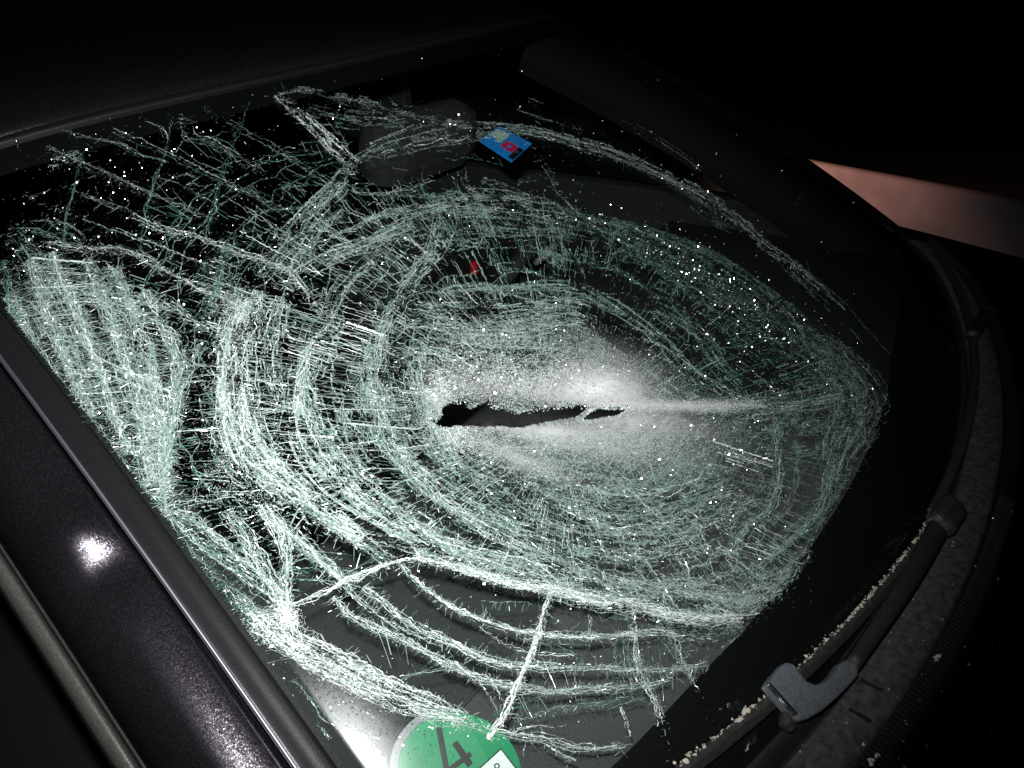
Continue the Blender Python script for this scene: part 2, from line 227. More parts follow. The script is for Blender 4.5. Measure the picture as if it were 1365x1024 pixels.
# windscreen pane with the tear cut through it
# fracture bundles: spine (u, v, half width in 0.1 mm), strands, side cracks per 0.1 m, their length, tint, width mm, continuity
BANDS = [
    ([(6397,6036,28),(6444,5730,32),(6484,5387,32),(6492,5106,23)],26,305,55,0.55,0.85,0.5,0),
    ([(6146,6357,30),(6240,5960,33),(6296,5610,32),(6379,5120,31),(6452,4643,21)],26,306,55,0.55,0.85,0.5,0),
    ([(5987,6348,27),(6074,5886,35),(6144,5493,38),(6249,4973,35),(6369,4428,29),(6411,4204,20)],26,302,56,0.55,0.85,0.5,0),
    ([(5838,6139,28),(5911,5771,37),(5988,5380,39),(6104,4910,36),(6244,4414,34),(6430,3885,24)],26,294,57,0.55,0.85,0.5,0),
    ([(5713,5950,28),(5801,5544,37),(5905,5133,39),(6042,4689,36),(6222,4234,34),(6430,3734,24)],26,294,57,0.55,0.85,0.5,0),
    ([(5638,5588,29),(5706,5237,32),(5824,4805,33),(6072,4370,33),(6296,3972,30),(6440,3631,24)],26,291,58,0.55,0.85,0.5,0),
    ([(6199,6082,135),(6266,5444,132),(6372,4765,104),(6442,4205,57)],40,304,60,0.45,0.7,0.3,0),
    ([(5888,5704,136),(6009,5113,133),(6191,4457,95),(6400,3861,48)],40,306,59,0.45,0.7,0.3,0),
    ([(5609,4923,37),(5829,4631,42),(6012,4411,40),(6187,4127,37),(6391,3741,34)],18,123,44,0.5,0.8,0.5,0),
    ([(6266,6451,67),(6400,5988,63),(6472,5658,44)],26,175,46,0.3,0.8,0.4,0),
    ([(6179,6067,81),(6033,5857,98),(5824,5610,115),(5651,5396,96),(5580,5207,60)],18,75,96,0.45,0.7,0.3,0),
    ([(6455,5049,7),(6208,5122,7),(6002,5182,7),(5789,5291,7)],4,13,36,0.8,0.7,0.9,0),
    ([(6408,5107,7),(6197,4925,7),(5975,4703,7)],3,19,36,0.8,0.6,0.9,0),
    ([(6390,4485,7),(6182,4425,7),(6046,4301,7)],3,14,34,0.7,0.6,0.9,0),
    ([(6093,6818,95),(5888,6669,110),(5768,6309,67)],14,66,90,0.25,0.6,0.3,0),
    ([(6096,6706,72),(6118,6336,89),(6170,5907,82)],16,125,56,0.25,0.6,0.3,0),
    ([(5851,6255,92),(5856,5888,101),(5863,5586,97)],14,110,63,0.3,0.6,0.3,0),
    ([(6500,5587,20),(6500,5086,24),(6493,4544,27),(6486,4029,26),(6470,3582,21)],14,132,32,0.3,0.7,0.25,0),
    ([(6450,3279,21),(6441,2927,20),(6431,2587,19)],8,150,28,0.25,0.6,0.25,0),
    ([(5280,6479,38),(5176,6214,49),(5043,6046,30),(4899,5796,29),(4720,5503,37),(4606,5260,35),(4638,4898,32),(4648,4684,39)],12,65,73,0.8,0.8,0.5,0),
    ([(5972,6481,27),(5788,6268,27),(5598,6158,37),(5519,6032,35),(5443,5800,34),(5337,5507,33),(5205,5234,33),(5116,5087,34)],12,68,78,0.75,0.8,0.5,0),
    ([(5752,5531,33),(5665,5435,32),(5568,5209,31),(5497,5043,31),(5401,4901,32)],10,75,63,0.7,0.8,0.5,0),
    ([(5163,7848,25),(5003,7638,25),(4868,7472,36),(4790,7170,35),(4637,7000,24)],4,16,72,0.5,0.6,0.3,0),
    ([(5257,7485,21),(5312,7289,40),(5172,7014,33),(5070,6858,31),(5030,6642,39)],6,31,67,0.5,0.6,0.3,0),
    ([(5512,7472,91),(5372,7429,89),(5204,7496,43)],8,36,77,0.4,0.6,0.3,0),
    ([(5526,7132,20),(5443,6894,30),(5335,6674,29),(5255,6489,39)],6,30,59,0.6,0.6,0.3,0),
    ([(4056,7669,36),(4211,7319,58),(4104,7141,39),(4052,6806,36),(3980,6538,24)],8,34,69,0.6,0.7,0.35,0),
    ([(4450,7778,13),(4368,7595,25),(4417,7383,20)],3,8,59,0.7,0.6,0.5,0),
    ([(4679,6640,20),(4649,6366,21),(4592,6250,22)],4,19,52,0.7,0.6,0.5,0),
    ([(4955,6724,19),(4638,6833,22),(4529,6757,23)],3,14,54,0.5,0.6,0.5,0),
    ([(3968,6679,17),(3548,6732,25),(3136,6664,27)],3,12,62,0.5,0.5,0.4,0),
    ([(3942,6320,37),(3861,6282,28),(4005,6150,14)],3,16,48,0.5,0.6,0.5,0),
    ([(2895,7664,61),(2932,7382,60),(2968,7062,71),(3009,6727,80),(3036,6482,80),(3051,6300,81)],18,56,113,0.9,0.9,0.4,0),
    ([(2895,7664,48),(2580,7619,70),(2274,7342,110),(1803,6970,132),(1366,6646,134),(942,6279,97)],8,16,109,0.5,0.5,0.25,0),
    ([(2887,7398,84),(2621,7102,134),(2209,6824,132),(1693,6603,102)],6,17,101,0.4,0.5,0.25,0),
    ([(5411,7680,16),(5211,7166,16),(4994,6587,20),(4731,5993,20),(4518,5554,19)],4,19,62,0.5,0.6,0.6,0),
    ([(5837,7171,14),(5647,6683,14),(5440,6251,18),(5216,5751,18),(4980,5284,18)],4,22,54,0.5,0.6,0.6,0),
    ([(4775,7695,19),(4568,7171,18),(4385,6629,23),(4195,6114,23),(4044,5667,21)],4,17,69,0.45,0.6,0.6,0),
    ([(3790,7714,21),(3684,7136,20),(3535,6521,26),(3487,6084,25)],4,15,80,0.45,0.6,0.6,0),
    ([(5008,7668,14),(5364,7188,13),(5671,6757,12),(5896,6340,11)],2,19,37,0.15,0.6,0.5,0),
    ([(4141,7705,14),(4662,7079,13),(5114,6554,12),(5451,6057,11)],2,18,38,0.15,0.6,0.5,0),
    ([(3265,7669,15),(3940,7029,14),(4482,6484,13),(4970,5890,12)],2,17,41,0.15,0.6,0.5,0),
    ([(3042,6310,74),(2684,6353,117),(2193,6382,168),(1613,6327,202),(1071,6183,155),(537,5982,117),(124,5660,106),(-126,5265,86),(-513,4842,90),(-744,4382,93),(-828,4054,116),(-928,3579,138),(-972,3339,138),(-1037,3014,115)],16,17,136,0.5,0.6,0.45,0),
    ([(1043,6204,71),(392,5961,61),(-192,5488,68),(-640,5007,73),(-926,4350,99),(-1099,3895,126),(-1104,3381,144),(-971,2868,135),(-1071,2485,115),(-1003,1971,112),(-979,1675,67)],12,22,159,0.6,0.7,0.45,0),
    ([(-873,2669,66),(-722,2181,63),(-669,1838,62),(-545,1537,60),(-399,1237,57)],4,6,103,0.3,0.6,0.4,0),
    ([(-1036,1810,45),(-898,1449,44),(-724,1024,42)],4,4,109,0.35,0.6,0.6,0),
    ([(-602,3941,66),(-607,3601,88),(-708,3353,66)],4,10,132,0.2,0.6,0.5,0),
    ([(0,6320,37),(-160,6046,50),(-422,5774,52),(-647,5424,52)],5,9,127,0.6,0.6,0.4,0),
    ([(-416,6385,26),(-550,6191,39)],3,3,103,0.8,0.6,0.8,0),
    ([(-1676,5568,19),(-1825,5016,18),(-1878,4569,18),(-1826,4141,18)],5,1,92,0.6,0.3,0.5,0),
    ([(660,5646,34),(899,5313,34),(1101,5005,31),(1185,4740,30),(1198,4546,46),(1149,4362,62)],6,18,95,0.6,0.7,0.7,0),
    ([(1918,5525,22),(1764,5378,30),(1640,5202,30),(1571,5092,30)],5,13,90,0.6,0.6,0.5,0),
    ([(1921,5740,21),(2104,5563,25),(2133,5341,26)],3,16,60,0.6,0.6,0.6,0),
    ([(1528,5289,22),(1361,5304,28),(1203,5252,33),(1115,5171,35)],3,13,73,0.4,0.6,0.6,0),
    ([(3066,6306,44),(3164,6232,56),(3508,6027,74),(3736,5926,74),(4123,5735,83),(4410,5580,87),(4634,5451,72),(4839,5344,72)],34,157,69,0.45,0.8,0.4,0),
    ([(3434,6047,20),(3821,5940,31),(4149,5992,22),(4346,6025,31),(4528,5959,33),(4703,5840,30),(4863,5755,26),(4995,5577,17)],6,46,78,0.2,0.6,0.6,0),
    ([(3637,5776,40),(3976,5626,46),(4181,5519,52),(4439,5401,50),(4595,5296,40)],16,108,67,0.45,0.7,0.5,0),
    ([(3089,5544,20),(3421,5534,25),(3734,5521,24),(4004,5495,27),(4218,5449,33),(4440,5359,39)],8,65,73,0.35,0.6,0.7,0),
    ([(3166,5314,52),(3485,5304,59),(3748,5274,78),(4025,5280,76),(4311,5253,79),(4564,5185,81),(4786,5112,93)],34,131,82,0.5,0.8,0.45,0),
    ([(3693,5142,24),(3947,5038,31),(4195,4954,35),(4440,4797,38),(4616,4668,42)],14,99,56,0.5,0.8,0.6,0),
    ([(4244,5043,20),(4428,4923,19),(4607,4761,24)],7,63,44,0.5,0.7,0.6,0),
    ([(3557,5947,22),(3586,5697,22),(3510,5549,23),(3432,5363,35)],4,17,56,0.6,0.6,0.7,0),
    ([(3693,5142,20),(3712,4947,18),(3824,4692,24)],5,33,55,0.5,0.7,0.6,0),
    ([(4842,5766,26),(5040,5580,29),(5195,5377,22),(5315,5246,28),(5422,5113,23),(5550,4999,30)],10,136,59,0.25,0.7,0.4,0),
    ([(5095,5683,18),(5222,5544,23),(5339,5407,17)],5,119,53,0.2,0.6,0.4,0),
    ([(5070,5691,14),(5000,5569,18),(4943,5447,18)],4,22,45,0.8,0.7,0.6,0),
    ([(3358,5962,25),(3337,5877,37),(3022,5745,46),(2554,5739,59),(2318,5720,65),(2007,5646,56)],10,47,100,0.5,0.7,0.45,0),
    ([(3612,5559,40),(3214,5538,43),(2837,5460,68),(2516,5395,81),(2149,5348,75),(1830,5182,82),(1657,5026,99),(1419,4824,117),(1213,4513,121)],22,55,101,0.5,0.6,0.35,0),
    ([(3843,5285,37),(3392,5344,50),(2955,5341,66),(2554,5262,85),(2195,5114,91),(1868,4914,97),(1559,4678,86),(1266,4446,88)],22,57,98,0.5,0.6,0.35,0),
    ([(2835,5124,123),(2458,4950,155),(2089,4740,134),(1685,4525,113),(1313,4256,117)],16,29,108,0.35,0.5,0.3,0),
    ([(2642,5437,92),(2849,5194,110),(3106,5004,98),(3390,4852,84),(3674,4743,68),(3973,4596,64)],34,189,74,0.45,0.7,0.3,0),
    ([(2171,5307,30),(2400,5053,49),(2599,4827,47)],6,72,78,0.4,0.6,0.4,0),
    ([(3472,5298,35),(3356,5063,34),(3334,4881,32)],5,26,68,0.6,0.7,0.6,0),
    ([(2690,4692,62),(2779,4468,38),(2850,4333,27)],5,41,77,0.35,0.6,0.5,0),
    ([(2274,4434,95),(2124,4244,70),(2280,4162,38)],4,38,73,0.3,0.5,0.5,0),
    ([(1881,4175,33),(1991,4004,32),(2041,3835,31)],4,37,75,0.25,0.6,0.5,0),
    ([(1236,4498,106),(1055,4209,216),(863,3898,314),(742,3542,412),(619,3081,472),(507,2616,466),(482,2219,398),(418,1841,377),(459,1526,411),(515,1209,447)],70,76,140,0.15,0.5,0.25,0),
    ([(1155,4445,44),(578,3910,63),(142,3308,72),(26,2767,74),(-16,2304,94),(18,1872,113)],12,28,122,0.2,0.55,0.4,0),
    ([(1861,4023,59),(1577,3772,65),(1455,3402,51),(1326,3169,53)],6,31,89,0.15,0.6,0.4,0),
    ([(3538,4551,36),(3199,4401,46),(2900,4239,47),(2562,4096,57),(2284,3901,81),(2118,3675,85),(1998,3359,75),(1959,3088,75),(1965,2868,84),(2030,2565,104),(2013,2327,103)],22,79,80,0.35,0.6,0.35,0),
    ([(1689,3371,90),(1608,3075,135),(1556,2678,158),(1667,2397,149),(1716,2065,174)],26,72,89,0.2,0.5,0.3,0),
    ([(126,2255,34),(265,2019,47),(513,1805,45),(518,1506,62)],5,18,95,0.5,0.7,0.7,0),
    ([(1373,2401,35),(942,2318,34),(715,2120,40)],4,21,67,0.35,0.5,0.5,0),
    ([(1476,2296,24),(1442,2078,25),(1454,1884,26)],4,19,75,0.35,0.5,0.6,0),
    ([(1388,3181,37),(1509,2903,32),(1686,2736,27)],4,22,64,0.35,0.5,0.5,0),
    ([(214,1862,241),(251,1492,381),(463,1176,411),(944,1045,251),(1501,1007,157),(1932,905,97)],110,161,86,0.45,0.55,0.25,0),
    ([(2330,2250,73),(1843,1945,93),(1285,1677,164),(654,1359,220)],44,120,79,0.45,0.55,0.25,0),
    ([(2372,1958,106),(2033,1745,126),(1535,1470,175),(924,1165,204)],30,126,76,0.4,0.55,0.25,0),
    ([(1657,1744,57),(2015,1525,51),(2266,1368,47),(2492,1256,42),(2742,1181,37),(3101,1212,42),(3369,1151,49),(3546,996,41)],24,152,58,0.4,0.7,0.45,0),
    ([(1829,1394,39),(2078,1231,44),(2366,1112,36),(2600,1073,31),(2885,1119,39)],12,104,61,0.35,0.7,0.5,0),
    ([(1600,1055,72),(1962,935,50),(2291,852,42),(2557,839,37),(2824,853,36),(3079,875,41),(3292,879,41),(3498,917,47)],24,162,54,0.4,0.7,0.45,0),
    ([(1780,807,13),(2035,822,20),(2361,799,20),(2751,747,25),(2981,759,24),(3223,752,29)],8,95,44,0.3,0.6,0.6,0),
    ([(1586,1170,65),(1876,1262,68),(1988,1339,75)],8,57,69,0.3,0.6,0.4,0),
    ([(1372,809,24),(1448,707,24),(1530,613,12)],2,8,47,0.3,0.5,0.5,0),
    ([(4226,2769,182),(4016,2370,219),(3758,2029,197),(3314,1811,178),(2752,1668,195)],80,241,58,0.35,0.6,0.25,0),
    ([(4408,2464,131),(4172,1994,152),(3842,1719,146),(3389,1512,140),(2828,1421,139)],80,270,59,0.4,0.6,0.25,0),
    ([(4464,1956,70),(4185,1662,99),(3819,1425,97),(3348,1275,112)],44,200,63,0.45,0.6,0.3,0),
    ([(4591,1748,47),(4282,1426,55),(3956,1175,54),(3546,996,60)],34,147,54,0.5,0.7,0.35,0),
    ([(4259,2650,36),(4221,2354,34),(4134,2029,39),(4048,1784,30)],14,73,57,0.5,0.6,0.4,0),
    ([(3768,2255,18),(3589,2005,25),(3218,1866,15)],8,12,42,0.4,0.5,0.6,0),
    ([(4010,1673,20),(4092,1579,19),(4189,1482,18)],7,63,44,0.6,0.8,0.7,0),
    ([(4036,1835,13),(4153,1706,12),(4337,1588,11)],4,49,42,0.5,0.7,0.6,0),
    ([(3794,1406,22),(3861,1282,21),(3951,1179,19)],6,43,48,0.6,0.7,0.6,0),
    ([(3452,1467,23),(3564,1276,24),(3444,1138,28),(3298,1160,23)],8,56,50,0.55,0.7,0.6,0),
    ([(5455,2470,24),(5322,2317,31),(5181,2143,37),(5049,1952,38),(4844,1752,45),(4685,1542,52),(4460,1301,59),(4350,1157,59),(4228,1019,51),(4035,851,38),(3868,725,31)],60,157,44,0.85,0.9,0.45,0),
    ([(5563,2924,73),(5409,2639,99),(5233,2378,101),(5043,2127,115),(4833,1889,118),(4630,1634,107),(4404,1394,81),(4179,1147,81)],110,185,52,0.5,0.8,0.3,0),
    ([(4988,5218,106),(5243,4962,132),(5455,4663,132),(5647,4336,125),(5781,4002,142),(5838,3678,152),(5804,3369,130),(5738,3076,90),(5626,2780,69)],170,357,48,0.65,0.9,0.3,0),
    ([(4630,4628,75),(4997,4397,102),(5269,4105,124),(5442,3705,150),(5476,3328,152),(5412,2981,135),(5289,2639,113),(5148,2323,88)],140,288,53,0.55,0.8,0.3,0),
    ([(3943,4602,76),(4350,4368,96),(4694,3995,119),(4922,3592,136),(4997,3215,131),(4977,2798,120),(4871,2417,121),(4701,2033,109),(4513,1670,83)],120,278,58,0.45,0.7,0.3,0),
    ([(4202,4033,124),(4467,3616,106),(4660,3196,112),(4669,2740,147),(4564,2346,162),(4316,1939,146)],90,281,57,0.4,0.6,0.3,0),
    ([(4837,5036,93),(5055,4806,88),(5295,4473,93),(5476,4056,100)],50,241,48,0.5,0.7,0.35,0),
    ([(4902,4048,93),(5116,3691,103),(5225,3302,92)],40,225,52,0.45,0.7,0.35,0),
    ([(5417,4873,26),(5554,4632,30),(5711,4378,29),(5858,4054,27),(6017,3765,27)],20,250,43,0.5,0.8,0.5,0),
    ([(5846,4598,42),(5699,4370,21),(5552,4188,14),(5375,3954,14),(5270,3649,21)],6,42,42,0.8,0.7,0.6,0),
    ([(6463,3649,49),(6329,3603,61),(6141,3519,68),(5925,3377,62),(5816,3256,49)],16,179,55,0.5,0.8,0.4,0),
    ([(6426,3584,27),(6206,3750,17),(6053,3791,18)],6,52,40,0.5,0.7,0.6,0),
    ([(5765,4857,21),(5711,4732,14),(5653,4605,14)],3,28,42,0.6,0.5,0.7,0),
    ([(3990,4440,145),(3790,4263,204),(3498,4025,268),(3100,3820,282),(2611,3659,237),(2363,3463,167)],90,208,77,0.45,0.6,0.25,0),
    ([(4434,4140,152),(4118,4133,224),(3813,3889,274),(3391,3632,257),(2995,3416,188)],80,259,68,0.5,0.6,0.25,0),
    ([(3974,4615,32),(3723,4602,44),(3471,4467,46),(3239,4295,38)],10,67,62,0.5,0.6,0.5,0),
    ([(2852,4054,57),(2552,3915,79),(2243,3664,61)],14,60,69,0.4,0.6,0.4,0),
    ([(6211,2572,22),(5982,2545,28),(5874,2548,22),(5705,2525,23),(5561,2497,24),(5423,2449,24)],16,70,40,0.9,0.8,0.6,0),
    ([(5556,2480,13),(5547,2268,21),(5510,2143,22),(5469,1976,27),(5388,1842,28),(5278,1673,28),(5173,1549,28),(5056,1435,23),(4877,1303,23),(4649,1163,23),(4470,1044,30),(4302,859,36),(4148,728,30)],20,123,40,0.6,0.8,0.5,0),
    ([(5417,1801,8),(5404,1717,8),(5351,1563,11),(5240,1421,11),(5012,1237,8)],4,29,32,0.6,0.6,0.5,0),
    ([(5268,1577,17),(5121,1414,22),(4935,1248,17)],4,35,33,0.3,0.5,0.4,0),
    ([(5829,2447,15),(5792,2290,20),(5755,2095,20),(5664,1881,20),(5566,1663,20),(5514,1566,21),(5427,1461,21),(5307,1351,21),(5155,1237,21),(4989,1098,22),(4838,970,22),(4586,785,22),(4358,659,22)],18,153,36,0.65,0.8,0.5,0),
    ([(6001,2485,14),(5986,2326,18),(5945,2197,20),(5878,2074,20),(5810,1918,19),(5756,1787,19),(5710,1669,19),(5640,1532,20),(5549,1393,20),(5449,1278,20),(5330,1155,15),(5212,1084,15),(5036,962,21),(4854,848,26),(4650,759,21)],18,161,35,0.65,0.8,0.5,0),
    ([(5901,2492,14),(5876,2325,19),(5828,2156,20),(5773,2002,15),(5685,1818,10)],7,61,29,0.7,0.6,0.5,0),
    ([(5910,2519,14),(5869,2253,14),(5812,1979,14)],5,42,28,0.8,0.6,0.6,0),
    ([(5988,1781,10),(5885,1739,10),(5716,1660,15),(5587,1633,10)],5,39,26,0.25,0.6,0.7,0),
    ([(5637,1575,4),(5661,1384,4),(5674,1251,4)],3,22,18,0.6,0.6,0.7,0),
    ([(5584,1496,5),(5599,1336,4),(5599,1230,4)],3,22,18,0.7,0.6,0.7,0),
    ([(5696,1256,10),(5539,1208,12),(5351,1158,10)],6,60,30,0.25,0.7,0.7,0),
    ([(5646,1156,15),(5469,1085,20),(5288,989,20),(5103,884,25),(4896,781,26)],10,140,40,0.25,0.6,0.5,0),
    ([(5645,1088,4),(5545,1034,4),(5451,960,4)],2,10,19,0.8,0.6,0.9,0),
    ([(6392,2635,34),(6366,2470,60),(6319,2305,70),(6258,2130,72),(6179,1949,68),(6100,1769,63),(6016,1599,55),(5921,1445,51),(5849,1328,37)],75,246,31,0.7,0.75,0.45,0),
    ([(6407,2666,12),(6398,2490,16),(6361,2281,17),(6311,2085,17),(6249,1949,18),(6192,1787,18),(6124,1648,18),(6045,1525,18),(5951,1396,18),(5820,1221,18)],18,160,26,0.75,0.75,0.5,0),
    ([(6261,2336,14),(6158,2121,18),(6103,1951,18),(6037,1801,18),(5964,1663,18),(5896,1517,18),(5845,1373,18)],14,109,27,0.85,0.8,0.5,0),
    ([(5849,1328,27),(5783,1203,23),(5695,1085,19),(5569,949,19),(5487,817,19),(5377,717,14),(5176,581,14)],14,127,28,0.75,0.8,0.5,0),
    ([(5586,926,5),(5542,801,7),(5503,722,7)],4,43,23,0.8,0.8,0.7,0),
    ([(4827,1755,10),(5003,1647,15),(5128,1557,24),(5187,1517,19),(5295,1435,19),(5477,1325,19),(5618,1226,18),(5725,1176,18),(5815,1138,14)],18,125,29,0.95,0.8,0.6,0),
    ([(4455,1305,23),(4601,1157,22),(4725,1035,22),(4814,891,22),(4841,765,22),(4882,641,16),(4962,492,10),(5039,353,7)],14,131,43,0.85,0.8,0.5,0),
    ([(4329,1065,18),(4470,857,18),(4520,728,18),(4540,626,12),(4590,483,6),(4652,347,6)],9,86,41,0.8,0.7,0.5,0),
    ([(4703,1532,6),(4787,1411,8),(4877,1332,5)],3,26,21,0.5,0.6,0.8,0),
    ([(4783,1185,5),(4874,1045,8),(4965,914,5)],3,38,31,0.4,0.6,0.8,0),
    ([(4700,1158,5),(4824,1007,8),(4919,846,5)],3,37,32,0.4,0.6,0.8,0),
    ([(5066,816,5),(5105,719,5),(5158,616,5)],3,16,20,0.8,0.7,0.8,0),
    ([(4757,1360,9),(4653,1314,9),(4552,1247,9)],4,16,30,0.3,0.6,0.8,0),
    ([(4220,1258,80),(3938,1044,110),(3744,818,105),(3469,706,81),(3172,681,69),(2825,671,48)],120,350,50,0.55,0.7,0.25,0),
    ([(3430,1037,80),(3421,817,75),(3194,731,51)],20,109,58,0.45,0.7,0.3,0),
    ([(4437,1146,52),(4330,983,50),(4149,802,36),(3937,686,24)],26,145,49,0.4,0.6,0.4,0),
    ([(3912,652,5),(4090,662,8),(4243,684,8),(4403,693,10)],5,38,26,0.3,0.7,0.8,0),
    ([(4504,1012,50),(4480,886,48),(4366,764,47)],14,132,48,0.35,0.5,0.4,0),
    ([(6440,3631,27),(6408,3316,27),(6344,3007,27),(6280,2732,22),(6254,2565,22)],22,134,36,0.35,0.8,0.6,0),
    ([(6398,3598,30),(6330,3362,28),(6283,3042,27),(6240,2769,26),(6237,2599,25)],22,154,41,0.5,0.8,0.5,0),
    ([(6184,3432,44),(6191,3184,42),(6215,2955,41),(6227,2725,32),(6248,2560,23)],36,169,41,0.6,0.8,0.5,0),
    ([(5990,3348,45),(6019,3091,42),(6099,2867,33),(6207,2676,24),(6255,2546,19)],34,144,37,0.6,0.8,0.5,0),
    ([(6012,3305,41),(5957,3046,50),(5916,2767,39),(5881,2553,24)],36,120,45,0.6,0.8,0.5,0),
    ([(5981,3136,29),(5957,2868,29),(5911,2645,24),(5889,2470,14)],16,103,39,0.4,0.7,0.5,0),
    ([(5840,3258,34),(5754,3050,45),(5667,2757,44),(5599,2523,33)],30,196,50,0.5,0.8,0.5,0),
    ([(6142,2830,22),(6039,2718,21),(5978,2570,15)],8,56,37,0.3,0.7,0.6,0),
    ([(6432,2819,18),(6394,2675,23),(6346,2598,26),(6268,2556,27)],16,121,34,0.5,0.8,0.5,0),
    ([(6402,2929,13),(6382,2745,21),(6366,2601,25)],10,144,29,0.4,0.7,0.4,0),
    ([(6469,3294,17),(6456,3041,16),(6451,2868,20)],6,148,28,0.3,0.6,0.3,0),
    ([(6438,3557,20),(6462,3359,19),(6484,3166,19)],6,155,27,0.3,0.6,0.3,0),
    ([(6254,2565,23),(6281,2468,30),(6297,2351,35),(6285,2246,33)],22,205,35,0.9,0.9,0.4,0),
    ([(6428,2110,8),(6416,1858,11),(6393,1603,11)],5,53,22,0.5,0.6,0.6,0),
    ([(6374,1944,7),(6365,1716,8),(6268,1502,8)],4,40,24,0.5,0.6,0.6,0),
    ([(6292,1940,8),(6254,1728,8),(6179,1548,9)],4,38,25,0.4,0.6,0.6,0),
    ([(6518,1853,7),(6464,1761,6),(6456,1655,5)],3,40,24,0.4,0.6,0.6,0),
]
STRIAE = [
    ((4472,4743),(4872,4335),(4230,4451),(4646,4059),15,0.55,0.9),
    ((4921,4880),(5199,4509),(4665,4579),(5012,4229),12,0.45,0.8),
    ((3622,5654),(3728,5010),(3460,5054),(3633,4706),8,0.35,0.6),
    ((4206,5245),(4390,4752),(3950,4952),(4119,4539),8,0.3,0.5),
    ((6312,6120),(6471,3880),(5898,5916),(6390,3815),34,0.5,0.6),
    ((5999,5935),(6414,3910),(5640,5148),(6366,3797),34,0.5,0.6),
    ((5179,5171),(6004,3601),(4682,4606),(5465,3166),40,0.45,0.6),
    ((4787,4756),(5592,3322),(4226,4405),(5073,2935),34,0.4,0.5),
    ((5849,4644),(6288,3811),(5618,4537),(6075,3652),12,0.45,0.6),
    ((6118,6336),(6298,5906),(5857,6098),(5988,5723),10,0.5,0.7),
    ((5143,5657),(5389,5287),(4950,5329),(5175,5022),8,0.35,0.5),
    ((5771,5327),(5964,4990),(5619,5135),(5820,4803),10,0.4,0.7),
    ((5205,5234),(5359,5076),(5067,4991),(5218,4900),6,0.4,0.6),
    ((5834,3179),(5637,2464),(5921,3093),(5731,2356),10,0.35,0.7),
    ((1988,1339),(2770,1031),(1784,1080),(2586,806),22,0.3,0.25),
    ((3425,1077),(3135,1079),(3314,888),(3024,877),10,0.5,0.7),
    ((2524,1859),(2642,1740),(2327,1489),(2453,1399),8,0.7,1.0),
    ((3332,876),(2945,845),(3338,755),(2888,717),12,0.4,0.4),
    ((4752,918),(4407,690),(4884,720),(4511,631),16,0.4,0.6),
    ((4738,1045),(4394,964),(4849,891),(4520,810),9,0.35,0.3),
    ((3694,4636),(3176,4362),(3659,4155),(3198,4026),8,0.35,0.5),
    ((5141,3377),(5148,2323),(5053,3411),(5042,2293),8,0.35,0.5),
    ((4880,1083),(4631,965),(4963,879),(4725,796),7,0.3,0.3),
    ((5596,1951),(5679,1748),(5606,1858),(5686,1689),3,0.3,0.5),
    ((5897,2206),(5832,2026),(5975,1909),(5932,1781),4,0.35,0.6),
    ((5736,2020),(5621,1836),(5761,1940),(5679,1748),4,0.3,0.6),
    ((5346,1400),(5137,1243),(5385,1235),(5208,1081),6,0.3,0.5),
    ((5522,1277),(5324,1125),(5556,1116),(5358,1006),6,0.3,0.4),
    ((3629,2365),(2539,1765),(3784,2165),(2611,1557),14,0.3,0.4),
]
